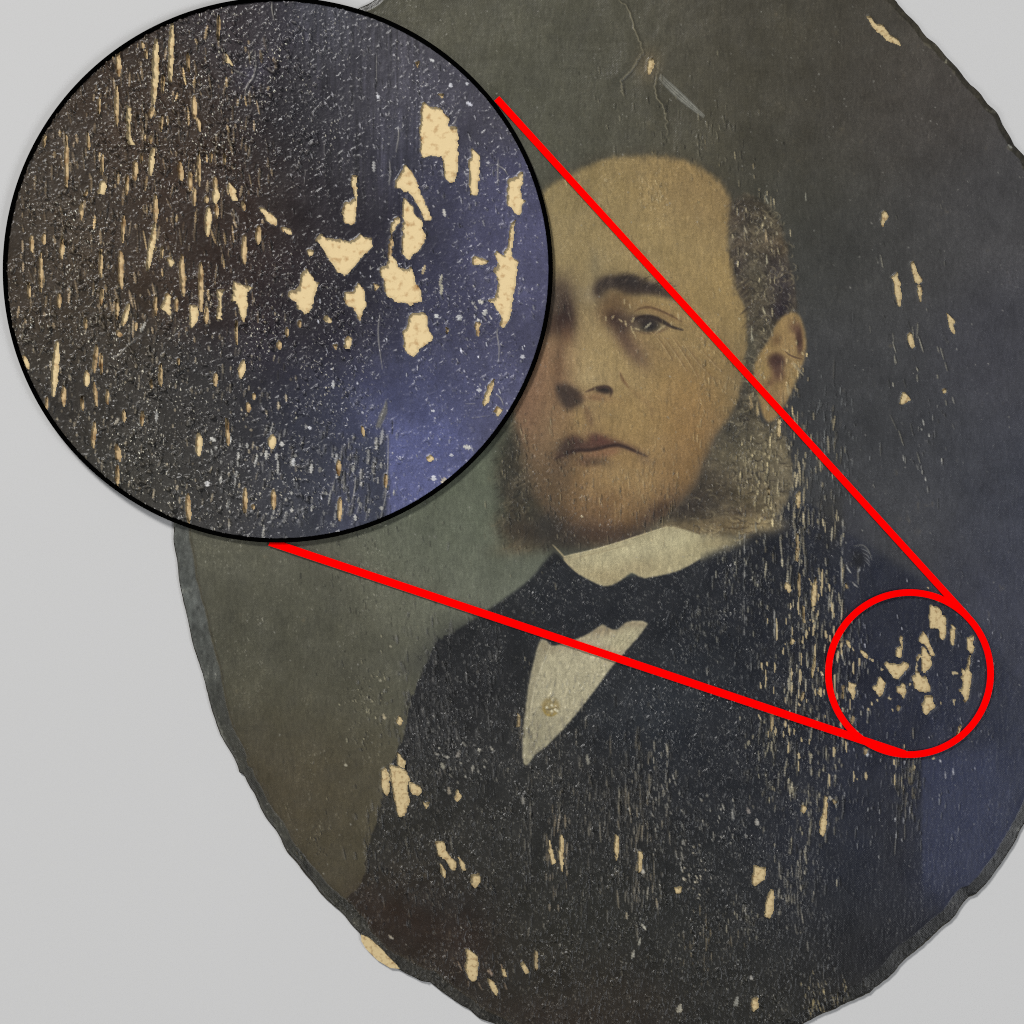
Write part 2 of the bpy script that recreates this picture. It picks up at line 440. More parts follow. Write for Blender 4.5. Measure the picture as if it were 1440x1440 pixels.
SLITS += [(x / 3.6, 380 + a / 3.6, 380 + b / 3.6, w / 3.6, t) for x, a, b, w, t in [
    (150,60,150,18,0),(305,115,195,18,0),(518,95,180,20,-.1),(595,150,250,20,0),(638,170,285,26,-.3),(435,240,300,18,0),(605,305,340,24,.4),
    (690,265,305,18,0),(790,130,230,18,0),(895,140,210,20,0),(1048,185,270,24,0),(1200,255,380,16,0),(285,360,640,34,-.06),(485,380,520,22,-.1),
    (515,420,530,16,0),(443,510,590,30,0),(485,565,690,20,.1),(545,605,680,18,0),(325,585,690,24,0),(420,640,710,18,0),(240,640,710,14,0),
    (135,430,500,22,.4),(480,765,900,22,-.05),(630,705,770,20,0),(722,715,790,18,-.1),(815,475,590,20,0),(767,555,600,14,0),(905,445,480,16,0),
    (1093,520,590,24,0),(1225,455,550,34,-.2),(1287,625,655,22,0),(1258,670,720,24,.1),(1415,360,400,24,0),(1155,750,890,20,.06),(1010,825,940,34,0),
    (1380,835,905,40,0),(595,880,960,18,0),(608,900,970,18,0),(597,985,1100,18,0),(955,1130,1280,24,0),(1242,1100,1230,20,0),(1285,1185,1210,20,0),(1387,1110,1210,26,0)]]
SLITS += [(400 + x / 3.6, 380 + a / 3.6, 380 + b / 3.6, w / 3.6, t) for x, a, b, w, t in [
    (275,960,1040,24,0),(280,1150,1270,22,-.05),(515,1030,1100,18,0),(400,790,840,16,.2),(80,255,290,20,0),(15,290,340,16,0)]]
DISC_LOSS = [ragged(p, 3.0, 0.85, 100 + i) for i, p in enumerate(BIG)]
DISC_LOSS += [spindle(x, a, b, w, 300 + i, t) for i, (x, a, b, w, t) in enumerate(SLITS)]
def disc_to_painting(P):
    P = np.asarray(P, float)
    return np.c_[1261 + (P[:, 0] - 485) / 2.315, 942 + (P[:, 1] - 357) / 2.315]

def Z(pts, ox, oy, k): return [(ox + x / k, oy + y / k) for x, y in pts]
PAINT_LOSS_RAW = [Z(p, 480, 1040, 3) for p in [
    [(205,105),(240,115),(270,130),(288,165),(275,200),(287,260),(265,320),(240,325),(228,270),(215,190),(205,140)],
    [(170,125),(185,120),(200,150),(203,215),(193,235),(175,215),(168,170)],
    [(235,45),(250,75),(270,90),(265,118),(238,108)],
    [(290,180),(330,195),(340,220),(320,235),(300,230),(288,205)],
    [(345,265),(370,265),(360,295)],
    [(395,430),(430,430),(445,480),(485,520),(480,550),(465,545),(440,505),(410,490)],
    [(490,490),(515,520),(525,550),(510,550)], [(550,570),(580,565),(585,595),(565,625),(545,600)], [(415,515),(435,550),(437,585),(420,560)],
    [(525,885),(545,890),(575,915),(575,965),(570,1010),(555,1020),(535,1000),(522,960),(530,925)],
    [(615,1005),(640,1020),(660,1060),(655,1080),(635,1055)],
    [(490,210),(505,240),(490,260),(477,245)], [(765,935),(790,980),(778,988),(757,945)],
    [(1155,400),(1170,410),(1170,470),(1160,515),(1153,470)], [(1253,470),(1270,475),(1265,550),(1252,560)],
    [(878,420),(890,480),(905,520),(890,525),(875,470)], [(925,390),(938,430),(932,560),(918,500)], [(815,890),(828,895),(826,970),(815,975)],
    [(675,965),(690,970),(697,1000),(685,1000)], [(1405,625),(1435,620),(1430,645),(1412,648)],
]] + [Z(p, 960, 1040, 3) for p in [
    [(300,530),(325,540),(347,535),(345,590),(325,600),(305,615),(290,605),(298,560)],
    [(372,630),(383,640),(382,710),(368,755),(345,745),(350,690),(362,650)],
    [(600,240),(610,240),(606,320),(605,370),(592,410),(578,390),(578,345),(592,310)],
    [(290,1095),(315,1085),(318,1130),(300,1145),(290,1140)],
    [(505,270),(520,290),(510,310),(500,300)], [(632,250),(648,262),(640,272)],
]] + [Z(p, 960, 0, 3) for p in [
    [(775,68),(790,70),(810,100),(845,108),(872,150),(905,165),(922,195),(900,185),(880,178),(860,170),(840,145),(820,135),(795,100)],
]] + [Z(p, 1220, 280, 4.5) for p in [
    [(95,80),(110,75),(128,110),(108,140),(100,175),(88,165),(88,110)],
    [(275,405),(292,395),(305,440),(315,470),(345,515),(325,540),(300,525),(285,460)],
    [(318,545),(335,550),(342,600),(335,650),(320,610)],
    [(195,460),(185,490),(205,535),(205,570),(215,600),(205,680),(190,670),(180,620),(168,570),(170,530),(155,495)],
    [(250,860),(270,845),(285,880),(295,930),(280,942),(262,910)],
    [(500,720),(520,740),(550,770),(540,800),(552,860),(530,830),(513,790)],
    [(225,1215),(245,1240),(272,1265),(245,1285),(205,1302),(208,1260)],
    [(472,1205),(495,1200),(495,1222),(480,1228)],
]] + [Z(p, 1060, 700, 8) for p in [
    [(365,950),(410,980),(418,1040),(395,1065),(360,1020),(345,990)],
    [(665,960),(692,960),(690,1100),(680,1200),(650,1230),(652,1080)],
    [(475,410),(500,410),(503,540),(490,720),(475,700),(478,560)],
    [(500,840),(520,870),(520,1080),(505,1120),(490,1000)],
]] + [Z(p, 480, 840, 5.54) for p in [
    [(448,915),(475,960),(460,998),(430,970)], [(1375,895),(1392,930),(1385,1010),(1368,1010)],
]] + [Z(p, 1010, 420, 7.2) for p in [[(600,1210),(632,1205),(625,1350),(608,1400),(598,1350)]]] + \
  [Z(p, 960, 600, 7.2) for p in [[(1145,700),(1185,650),(1188,760),(1165,830),(1145,760)], [(855,620),(885,640),(880,690),(860,680)], [(955,0),(990,0),(985,80),(970,110),(955,60)]]] + \
  [Z(p, 820, 0, 6.545) for p in [[(600,545),(640,540),(650,590),(630,650),(605,690),(585,650),(595,600)]]]

# ================================================================== THE OVAL PORTRAIT
EC, EA, EB = (890.0, 672.0), 648.0, 814.0
OUT = [(243,740),(245,775),(252,815),(262,862),(272,905),(283,950),(297,992),(311,1030),(326,1062),(334,1078),(337,1087),(344,1089),(352,1108),(372,1147),(400,1190),
       (430,1232),(458,1265),(480,1288),(505,1312),(510,1324),(515,1333),(531,1349),(549,1360),(562,1365),(578,1373),(592,1381),(604,1382),(620,1396),(640,1409),(660,1419),(672,1430),(688,1436),(700,1442),
       (1120,1446),(1150,1431),(1182,1413),(1210,1401),(1224,1396),(1228,1391),(1257,1368),(1276,1350),(1290,1336),(1315,1314),(1336,1295),(1352,1276),(1366,1262),(1372,1262),(1385,1246),(1408,1214),(1424,1188),(1441,1160),
       (1441,219),(1427,203),(1416,183),(1402,160),(1384,138),(1362,112),(1334,84),(1305,52),(1280,24),(1258,0),(526,-2),(503,14)]
oa = np.array([math.atan2((y - EC[1]) / EB, (x - EC[0]) / EA) for x, y in OUT])
orad = np.array([math.hypot((x - EC[0]) / EA, (y - EC[1]) / EB) for x, y in OUT])
extra = np.radians([-5, 5, -25, 20, 80, 100, 90, -90, -100, -80, -150, -170, 175])
oa = np.r_[oa, extra]; orad = np.r_[orad, np.full(len(extra), 1.0)]
srt = np.argsort(oa); oa, orad = oa[srt], orad[srt]
def outline_r(a):
    return np.interp(a, np.r_[oa[-1] - 2 * np.pi, oa, oa[0] + 2 * np.pi], np.r_[orad[-1], orad, orad[0]])
th = np.linspace(-np.pi, np.pi, 900, endpoint=False)
rw = outline_r(th) + 0.0009 * np.convolve(rng.standard_normal(906), [0.3, .5, .7, 1, .7, .5, .3], 'valid')
OUTLINE = np.c_[EC[0] + EA * rw * np.cos(th), EC[1] + EB * rw * np.sin(th)]

c = Canvas(228, -160, 1556, 1502, 1.25)
XX, YY = np.meshgrid(c.X, c.Y)
ang = np.arctan2((YY - EC[1]) / EB, (XX - EC[0]) / EA)
rn = np.hypot((XX - EC[0]) / EA, (YY - EC[1]) / EB) / np.interp(ang, th, rw)
edge_px = (1 - rn) * np.hypot(EA * np.cos(ang), EB * np.sin(ang))       # distance in from the rim, about pixels
inside = edge_px > 0.3

BACKGROUND = [(540,20,78,76,64),(650,60,84,82,69),(760,120,80,79,66),(720,180,78,78,66),(880,60,76,74,62),(1000,60,72,68,58),(1100,60,66,63,52),(1200,60,64,60,52),
 (1300,150,66,62,58),(1180,180,64,60,54),(1050,180,70,66,54),(1400,300,66,65,66),(1250,330,62,61,60),(1420,500,60,60,66),(1200,500,58,58,59),(1180,620,52,53,54),
 (1300,650,58,59,63),(1430,700,58,60,70),(1250,760,60,60,62),(1400,850,54,56,68),(1150,350,60,60,56),(1340,1100,46,50,66),(1380,1180,48,51,66),
 (330,800,86,85,72),(450,800,90,90,77),(620,700,88,92,76),(650,620,90,96,79),(690,700,88,94,79),(600,780,98,101,87),(700,800,98,101,88),(300,900,74,72,60),
 (400,900,80,79,66),(480,900,84,82,68),(560,880,92,92,79),(380,1000,78,76,62),(480,1000,80,78,64),(430,1100,72,64,48),(500,1150,78,74,58),(380,1080,70,62,46),
 (490,1240,80,74,56),(440,1200,72,64,48),(400,500,86,86,74),(450,250,82,80,68),(860,160,78,76,64),(960,180,74,71,58),(1120,260,62,61,52)]
COAT = [(700,860,34,36,38),(650,920,35,35,37),(620,1000,40,40,41),(700,1050,42,42,41),(600,1150,44,43,39),(560,1200,46,44,38),(700,1200,44,43,39),(800,1150,39,39,38),
 (900,950,34,36,40),(960,1000,33,37,43),(1000,900,32,35,39),(1050,850,30,32,38),(980,1050,29,31,36),(1050,1100,29,31,37),(1100,950,28,30,38),(900,1150,36,36,36),
 (900,1280,40,40,35),(780,1280,42,41,35),(700,1350,42,39,32),(560,1290,44,37,29),(600,1320,42,33,25),(680,1400,42,37,29),(1000,1250,35,36,36),(1000,1350,38,37,33),
 (1120,1300,32,34,40),(1200,1200,32,35,44),(1250,1000,33,36,51),(1280,880,36,39,53),(1350,950,40,43,56),(1215,805,36,39,50),(1150,1400,38,36,31),(1250,1350,32,32,35),
 (1230,1100,36,39,52),(860,1420,42,36,28),(1080,1400,38,37,32),(1340,1250,42,45,60),(1340,1100,46,50,67),(820,850,34,36,40),(900,850,33,35,40)]
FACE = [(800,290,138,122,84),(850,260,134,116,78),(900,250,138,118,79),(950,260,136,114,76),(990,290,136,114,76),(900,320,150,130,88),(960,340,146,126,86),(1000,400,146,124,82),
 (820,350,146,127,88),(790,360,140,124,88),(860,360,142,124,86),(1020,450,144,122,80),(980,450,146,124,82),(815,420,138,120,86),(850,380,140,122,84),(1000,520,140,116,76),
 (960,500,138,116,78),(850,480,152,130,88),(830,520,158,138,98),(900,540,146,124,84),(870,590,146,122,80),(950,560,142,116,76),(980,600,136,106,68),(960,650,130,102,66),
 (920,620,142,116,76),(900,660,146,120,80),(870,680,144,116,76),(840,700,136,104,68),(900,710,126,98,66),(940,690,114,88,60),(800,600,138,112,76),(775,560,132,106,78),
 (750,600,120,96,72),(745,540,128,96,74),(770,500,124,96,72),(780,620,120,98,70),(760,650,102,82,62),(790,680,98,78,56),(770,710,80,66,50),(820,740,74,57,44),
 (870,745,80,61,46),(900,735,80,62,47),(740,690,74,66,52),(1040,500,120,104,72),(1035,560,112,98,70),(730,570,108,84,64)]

c.img[:] = c.field(BACKGROUND, 70)  # bluer at right: part of the window sheen sits in these tones
n_big = c.noise(130, 110, 1); n_mid = c.noise(34, 40, 2); n_fine = c.noise(5, 9, 3, 2)
n_px = gblur(np.random.default_rng(4).standard_normal((c.H, c.W)).astype(np.float32), 0.5, 0.8)
c.img *= (1 + 0.035 * n_big + 0.03 * n_mid)[..., None]

# ---- coat
coat_pts = [(788,782),(780,776),(766,790),(745,815),(705,845),(660,875),(632,891),(618,892),(605,915),(588,952),(574,985),(566,1030),(556,1055),(542,1090),(532,1140),(517,1180),(508,1235),
            (488,1262),(462,1292),(500,1480),(1250,1500),(1560,1320),(1560,1100),(1440,962),(1400,905),(1330,842),(1290,812),(1232,776),(1190,748),(1150,716),(1110,704),(1080,742),(1000,770),(950,800),(880,812),(840,820)]
coat_m = c.full(coat_pts, 1.6, 3)
jag = c.full([(x + 3, y) for x, y in coat_pts], 6, 3)
coat_m = np.clip(np.where((YY > 880) & (XX < 640), sstep(jag + 0.10 * n_fine + 0.05 * n_mid, 0.42, 0.6), coat_m), 0, 1)
soft_right = sstep(XX, 1180, 1420) * 14
coat_soft = c.full(coat_pts, 5, 3); kx = sstep(XX, 1160, 1230)
coat_m = (1 - kx) * coat_m + kx * coat_soft * (1 - .35 * sstep(XX, 1330, 1440))
coat_col = (c.field(COAT, 62) - 5) * (1 + 0.05 * n_mid + 0.03 * n_big)[..., None]
c.img += coat_m[..., None] * (coat_col - c.img)
c.lab[coat_m > 0.5] = 1
# lapel and sleeve tones painted into the coat
c.blob(960, 985, 60, 40, -25, (43, 48, 54), .55); c.blob(870, 960, 40, 26, -40, (48, 50, 52), .4)
c.blob(985, 1040, 34, 60, 10, (27, 29, 34), .6); c.blob(1090, 830, 50, 60, 0, (24, 26, 33), .5)
c.blob(1045, 1115, 60, 30, 0, (25, 27, 31), .6); c.blob(640, 905, 40, 20, -30, (27, 28, 29), .5)
c.blob(680, 935, 70, 14, 0, (26, 27, 28), .35)
c.blob(575, 1295, 56, 28, 15, (40, 29, 21), .9); c.blob(530, 1275, 26, 18, 40, (44, 33, 24), .6); c.blob(640, 1270, 40, 20, 10, (32, 30, 27), .6)
c.blob(655, 1330, 26, 40, 0, (42, 30, 24), .5); c.blob(1010, 1235, 40, 26, 0, (28, 29, 31), .5)
c.blob(1120, 1170, 40, 60, 0, (36, 38, 47), .4); c.blob(1240, 1330, 50, 24, -25, (26, 26, 30), .6)
c.blob(1262, 1180, 26, 70, 0, (34, 34, 38), .5); c.blob(760, 1425, 80, 16, 5, (46, 36, 28), .5); c.blob(880, 1400, 60, 12, 0, (46, 40, 32), .4)
# paler bluish strip with a straight border
strip = sstep(XX, 1293, 1300) * sstep(YY, 1035, 1075) * (1 - sstep(YY, 1215, 1300)) * (1 - sstep(XX, 1360, 1470))
c.img += (0.6 * strip)[..., None] * (np.array([52, 57, 80], np.float32) - c.img)
strip2 = sstep(XX, 1184, 1186) * (1 - sstep(XX, 1190, 1260)) * sstep(YY, 690, 720) * (1 - sstep(YY, 780, 830))
c.img += (0.35 * strip2)[..., None] * (np.array([64, 65, 74], np.float32) - c.img)
c.blob(1168, 735, 14, 30, 0, (44, 42, 38), .6)

# ---- whiskers behind the face, hair
hair_m = np.zeros_like(coat_m)
wl = [(722,585),(706,622),(700,660),(704,700),(699,738),(716,764),(748,771),(780,770),(810,778),(860,764),(900,752),(860,700),(790,660),(745,600)]
wlm = c.full(wl, 9, 4) * np.clip(0.85 + 0.25 * n_mid, 0, 1)
wcol = np.array([64, 58, 46], np.float32) * (1 + 0.2 * n_mid + 0.14 * n_fine)[..., None]
c.img += wlm[..., None] * (wcol - c.img); c.lab[wlm > 0.5] = 14
for k in range(420):
    x = rng.normal(733, 22); y = rng.uniform(590, 772); i = int((x - c.x0) / c.S); j = int((y - c.y0) / c.S)
    if wlm[j, i] < .25: continue
    a = rng.normal(1.9, .5); L = rng.uniform(5, 13)
    c.stroke([(x, y), (x + L * .6 * math.cos(a) + 1, y + L * .5 * math.sin(a)), (x + L * math.cos(a + .5), y + L * math.sin(a + .3))], 1.8, (40, 36, 30) if rng.uniform() < .62 else (112, 102, 80), .9, .4)
for x, y, rx, ry in [(722, 625, 8, 14), (716, 655, 9, 14), (772, 735, 16, 14), (730, 742, 12, 9), (752, 755, 14, 8), (742, 700, 10, 12), (712, 690, 7, 10)]:
    c.blob(x, y, rx, ry, 20, (40, 37, 32), .55)
c.blob(720, 645, 12, 26, 5, (52, 50, 42), .5); c.blob(728, 770, 22, 8, -8, (104, 90, 68), .5); c.blob(735, 745, 18, 12, 0, (58, 48, 36), .6)
c.blob(704, 610, 8, 24, 8, (66, 68, 56), .6)

# ---- face
face_pts = [(748,300),(762,272),(780,256),(800,245),(830,231),(865,222),(900,219),(935,221),(962,226),(985,236),(1006,250),(1021,268),(1029,290),(1026,320),(1026,345),(1032,370),(1037,390),(1045,420),
            (1052,440),(1054,480),(1050,520),(1042,555),(1026,590),(1004,617),(990,650),(978,682),(952,712),(925,733),(890,750),(850,760),(810,757),(785,745),(762,720),(748,690),(738,650),(730,610),(722,575),(728,540),(738,500),(742,450),(740,400),(742,350)]
face_m = np.maximum(c.full(face_pts, 2.4, 5) * (YY < 600), c.full(face_pts, 8, 5) * (YY >= 600))
fm2 = sstep(YY, 560, 640); fm1 = 1 - sstep(YY, 240, 330)
face_m = c.full(face_pts, 2.8, 5) * (1 - fm2) * (1 - fm1) + c.full(face_pts, 8.5, 5) * fm2 + sstep(c.full(face_pts, 6.0, 5) + .07 * n_fine + .05 * n_mid, .12, .95) * fm1
# thinning hair line: soft brown halo along the crown
crown = np.clip(c.full(face_pts, 9, 5) - 0.0, 0, 1) * (YY < 300)
c.img += (np.clip(crown * 1.6, 0, 1) * 0.6)[..., None] * (np.array([68, 61, 48], np.float32) - c.img)
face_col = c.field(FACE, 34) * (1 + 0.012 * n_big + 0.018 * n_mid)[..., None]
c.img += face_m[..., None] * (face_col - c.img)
c.lab[face_m > 0.5] = 3
F = face_m
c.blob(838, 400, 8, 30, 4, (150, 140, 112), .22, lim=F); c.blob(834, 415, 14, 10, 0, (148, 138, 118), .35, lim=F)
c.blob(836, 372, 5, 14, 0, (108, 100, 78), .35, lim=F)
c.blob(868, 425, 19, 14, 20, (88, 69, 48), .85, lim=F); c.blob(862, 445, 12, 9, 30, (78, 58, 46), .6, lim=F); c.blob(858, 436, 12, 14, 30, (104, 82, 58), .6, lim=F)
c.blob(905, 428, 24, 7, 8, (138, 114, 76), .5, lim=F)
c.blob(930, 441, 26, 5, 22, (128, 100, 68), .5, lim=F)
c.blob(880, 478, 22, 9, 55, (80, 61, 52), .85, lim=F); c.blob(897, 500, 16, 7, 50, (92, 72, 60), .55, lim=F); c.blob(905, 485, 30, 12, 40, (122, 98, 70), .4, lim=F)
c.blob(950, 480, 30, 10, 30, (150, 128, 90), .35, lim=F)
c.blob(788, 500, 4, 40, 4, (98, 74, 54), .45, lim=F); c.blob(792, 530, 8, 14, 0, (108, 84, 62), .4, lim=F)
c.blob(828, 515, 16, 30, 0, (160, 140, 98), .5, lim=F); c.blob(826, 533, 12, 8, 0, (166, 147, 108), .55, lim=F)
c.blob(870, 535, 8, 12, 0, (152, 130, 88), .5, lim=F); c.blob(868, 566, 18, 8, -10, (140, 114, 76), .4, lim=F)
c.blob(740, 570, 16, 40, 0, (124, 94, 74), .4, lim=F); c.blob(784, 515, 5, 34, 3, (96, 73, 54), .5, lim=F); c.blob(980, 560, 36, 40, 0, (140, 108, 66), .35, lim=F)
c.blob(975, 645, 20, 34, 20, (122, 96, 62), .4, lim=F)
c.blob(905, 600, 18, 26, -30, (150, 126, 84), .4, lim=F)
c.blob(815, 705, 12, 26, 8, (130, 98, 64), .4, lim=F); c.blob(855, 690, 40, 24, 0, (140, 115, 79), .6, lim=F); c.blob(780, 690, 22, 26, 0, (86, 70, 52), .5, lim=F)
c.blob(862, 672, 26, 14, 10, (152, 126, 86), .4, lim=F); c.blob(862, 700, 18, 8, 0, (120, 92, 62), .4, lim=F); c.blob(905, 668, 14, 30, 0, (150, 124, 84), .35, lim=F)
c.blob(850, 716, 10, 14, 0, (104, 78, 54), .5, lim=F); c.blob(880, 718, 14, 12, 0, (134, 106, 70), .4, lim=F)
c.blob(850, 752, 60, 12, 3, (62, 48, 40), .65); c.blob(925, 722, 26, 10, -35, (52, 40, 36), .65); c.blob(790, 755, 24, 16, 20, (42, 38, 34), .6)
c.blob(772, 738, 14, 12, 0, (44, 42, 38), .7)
# left eye in its shadow (partly behind the enlargement)
c.blob(786, 408, 14, 14, 0, (78, 66, 54), .7, lim=F); c.blob(780, 430, 18, 22, 0, (84, 72, 60), .65, lim=F); c.blob(783, 432, 16, 24, 0, (66, 54, 45), .6, lim=F); c.blob(798, 440, 7, 19, -8, (44, 31, 28), .9, lim=F)
c.blob(790, 452, 10, 10, 0, (42, 29, 27), .85, lim=F); c.blob(776, 460, 12, 8, 0, (74, 56, 46), .7, lim=F); c.blob(798, 470, 6, 12, 0, (104, 74, 54), .5, lim=F)
for k in range(60):
    x = rng.uniform(766, 800); y = rng.uniform(402, 455)
    c.stroke([(x, y), (x + rng.uniform(1, 5), y + rng.uniform(8, 16))], 1.6, (52, 42, 36) if k % 3 else (120, 108, 92), 0.8, .5, smooth=0)
# right eyebrow
c.fill([(835,404),(841,394),(852,388),(866,388),(882,387),(892,389),(906,395),(928,402),(940,410),(950,421),(939,419),(917,414),(898,415),(880,413),(866,406),(853,408),(842,418),(835,413)], (58, 48, 42), 3.2, .92)
c.blob(884, 396, 16, 7, 8, (36, 30, 29), .8); c.blob(915, 404, 18, 5, 14, (48, 40, 36), .7); c.blob(845, 403, 7, 10, 0, (66, 56, 46), .5)
for k in range(170):
    t = rng.uniform(0, 1); x = 838 + 108 * t; y = 404 - 14 * math.sin(min(1, t * 1.9) * 1.57) + 22 * max(0, t - .45) + rng.normal(0, 4)
    c.stroke([(x, y + 3), (x + 3 + 5 * t, y - 4 + 5 * t)], 1.3, (34, 28, 27) if k % 4 else (112, 98, 82), .7, .6, smooth=0)
# right eye
c.blob(866, 448, 8, 7, 0, (50, 37, 33), .9); c.blob(875, 458, 9, 8, 40, (58, 43, 37), .85); c.blob(884, 450, 12, 7, 10, (92, 74, 58), .6)
c.fill([(886,458),(896,450),(912,447),(926,450),(940,459),(930,464),(914,467),(898,465)], (98, 86, 68), 1.6, .9)
c.blob(931, 460, 5, 3.5, 20, (150, 133, 95), .8); c.blob(896, 461, 6, 3, 0, (116, 104, 80), .7)
c.blob(913, 457, 10.5, 8, 0, (36, 33, 33), .97, 1.8); c.blob(904, 450, 15, 5, 3, (46, 38, 36), .85); c.blob(890, 455, 8, 5, 0, (82, 68, 56), .7)
c.stroke([(890,451),(900,446),(912,445),(923,448),(935,454),(946,460),(960,464)], 5.4, (42, 33, 30), 1.8, .9)
c.stroke([(892,438),(900,434),(912,432),(926,436),(942,443),(958,452)], 3.2, (88, 66, 46), 1.5, .8)
c.stroke([(893,464),(908,469),(924,467),(940,462)], 3.0, (104, 82, 60), 1.4, .6)
c.sliver(911, 458, 13, 3, 2.3, (150, 142, 120), .9, .0003)
for x, y, L, w, a in [(878,424,8,2,0),(902,424,7,2,0),(886,431,7,2,.1),(852,448,8,2.2,0),(862,446,7,2,-.6),(873,451,7,2.4,.9),(880,455,9,2.6,.2),(890,450,9,3,-.4),(889,464,12,2.5,.3),(896,463,9,2.2,1.3),(954,445,11,2.4,.15),(944,455,6,2,0),(893,472,10,1.6,.3)]:
    c.sliver(x, y, L, w, a, (168, 150, 112), .85, .0004)
# nose
c.fill([(783,540),(797,540),(808,545),(819,554),(821,564),(813,571),(797,575),(791,567),(783,554)], (60, 48, 41), 2.8, .95)
c.blob(800, 562, 9, 9, 30, (58, 47, 41), .6)
c.blob(849, 549, 10, 5, 6, (28, 23, 23), 1.0, 1.8); c.stroke([(824,551),(832,548),(842,545),(854,544),(860,550),(858,558)], 4.5, (60, 44, 38), 1.6, .8)
c.blob(840, 556, 10, 4, 0, (148, 116, 82), .7); c.blob(838, 560, 14, 3, 5, (124, 92, 66), .5)
c.stroke([(872,524),(876,534),(884,545)], 4.5, (104, 78, 53), 1.8, .75)
c.stroke([(884,545),(898,556),(914,572),(918,592)], 7, (128, 102, 68), 4, .4)
c.stroke([(823,572),(827,584),(832,598)], 9, (112, 86, 62), 4, .6); c.blob(814, 590, 6, 12, 0, (152, 128, 84), .5)
# mouth
c.fill([(781,643),(788,633),(793,622),(804,613),(812,615),(820,621),(827,620),(831,611),(840,611),(854,617),(871,621),(888,628),(906,638),(894,636),(878,630),(863,628),(853,629),(840,633),(827,634),(813,635),(799,639),(788,644)], (78, 55, 48), 3.0, .9, 3)
c.blob(845, 620, 12, 6, 15, (86, 56, 48), .7); c.blob(797, 630, 12, 9, -30, (56, 46, 39), .8); c.blob(812, 624, 8, 6, 0, (64, 47, 41), .6)
c.fill([(819,645),(822,638),(838,634),(854,631),(866,630),(872,634),(854,643),(838,644)], (130, 94, 72), 2.6, .8, 4)
c.stroke([(781,645),(790,641),(799,637),(813,633),(827,633),(840,631),(863,626),(878,628),(894,635),(910,642)], 5.0, (46, 33, 31), 2.2, .88)
c.blob(836, 649, 15, 5, 4, (74, 58, 46), .85); c.blob(906, 644, 8, 6, 30, (104, 84, 64), .5); c.blob(822, 650, 8, 4, 10, (96, 70, 54), .5)
c.blob(880, 665, 30, 10, 15, (154, 130, 90), .35); c.blob(788, 650, 12, 9, 0, (84, 68, 54), .5)
# vertical beard shading on the chin
for k in range(160):
    x = rng.uniform(830, 960); y = rng.uniform(650, 730); L = rng.uniform(8, 26)
    if x < 850 and y < 655: continue
    c.stroke([(x, y), (x + rng.normal(0, .7), y + L)], 1.8, (112, 88, 58) if k % 3 else (166, 142, 98), 1.2, .3 * (1 if x < 940 else .6), smooth=0)

# ---- ear
ear_pts = [(1082,478),(1090,458),(1098,448),(1108,441),(1119,440),(1127,450),(1133,475),(1132,500),(1124,525),(1113,550),(1102,572),(1090,590),(1078,592),(1070,575),(1064,545),(1060,520),(1068,498)]
# hair round the temple and the right whiskers
hr = [(1027,292),(1044,274),(1072,282),(1092,305),(1104,335),(1110,365),(1117,395),(1122,425),(1118,444),(1096,452),(1084,475),(1080,505),(1072,540),(1066,575),(1078,600),(1092,588),(1102,612),(1112,640),(1116,675),(1108,706),(1084,732),(1062,750),(1030,757),(1000,756),(965,748),(940,745),(925,735),(955,714),(982,685),(994,650),(1006,620),(1026,592),(1042,556),(1048,520),(1051,480),(1050,440),(1042,415),(1034,388),(1028,365),(1023,342),(1025,315)]
hm = c.full(hr, 6.0, 4); hm = sstep(hm + 0.13 * n_fine + 0.08 * n_mid, 0.18, 0.86)
curl = c.noise(9, 6, 8, 3); curl2 = c.noise(22, 14, 9, 2)
up = 1 - sstep(YY, 520, 640)
hcol = (np.array([76, 69, 56], np.float32) * up[..., None] + np.array([92, 83, 65], np.float32) * (1 - up)[..., None])
hcol = hcol * (0.95 + 0.20 * curl + 0.17 * curl2)[..., None]
c.img += hm[..., None] * (hcol - c.img); c.lab[hm > 0.5] = 4
H = hm
for x, y, rx, ry, col, op in [(1040,300,16,12,(66,56,46),.7),(1060,290,22,10,(60,54,44),.6),(1090,380,12,22,(44,38,40),.75),(1102,410,12,20,(44,38,44),.7),(1096,437,9,9,(30,24,34),.9),(1040,360,8,22,(66,58,52),.6),
        (1036,380,6,10,(40,34,34),.8),(1044,405,9,14,(62,54,50),.6),(1064,345,20,10,(92,80,64),.5),(1095,345,10,12,(96,80,58),.55),(1062,395,18,18,(96,90,72),.5),(1065,430,18,16,(92,82,66),.5),(1056,480,8,30,(78,74,62),.6),
        (1050,520,10,20,(84,80,64),.6),(1030,610,18,20,(66,62,52),.6),(1045,590,16,18,(60,56,46),.6),(1000,660,18,22,(74,66,54),.5),(985,700,18,20,(52,46,40),.8),(960,715,20,14,(48,42,38),.8),(1015,690,20,18,(66,58,46),.7),
        (1030,640,24,18,(92,86,68),.5),(1075,640,24,30,(112,103,80),.6),(1062,690,20,18,(98,86,62),.5),(1095,680,14,18,(84,78,64),.5),(1090,710,16,10,(110,98,74),.5),(1040,735,30,10,(124,108,78),.7),(1075,738,20,8,(146,130,94),.8),
        (1000,742,30,8,(112,96,68),.7),(960,742,24,6,(108,94,68),.6),(1105,655,10,30,(116,106,84),.5),(1040,720,16,5,(58,48,38),.6)]:
    c.blob(x, y, rx, ry, 0, col, op, lim=np.clip(H + .15, 0, 1) if y < 735 else None)
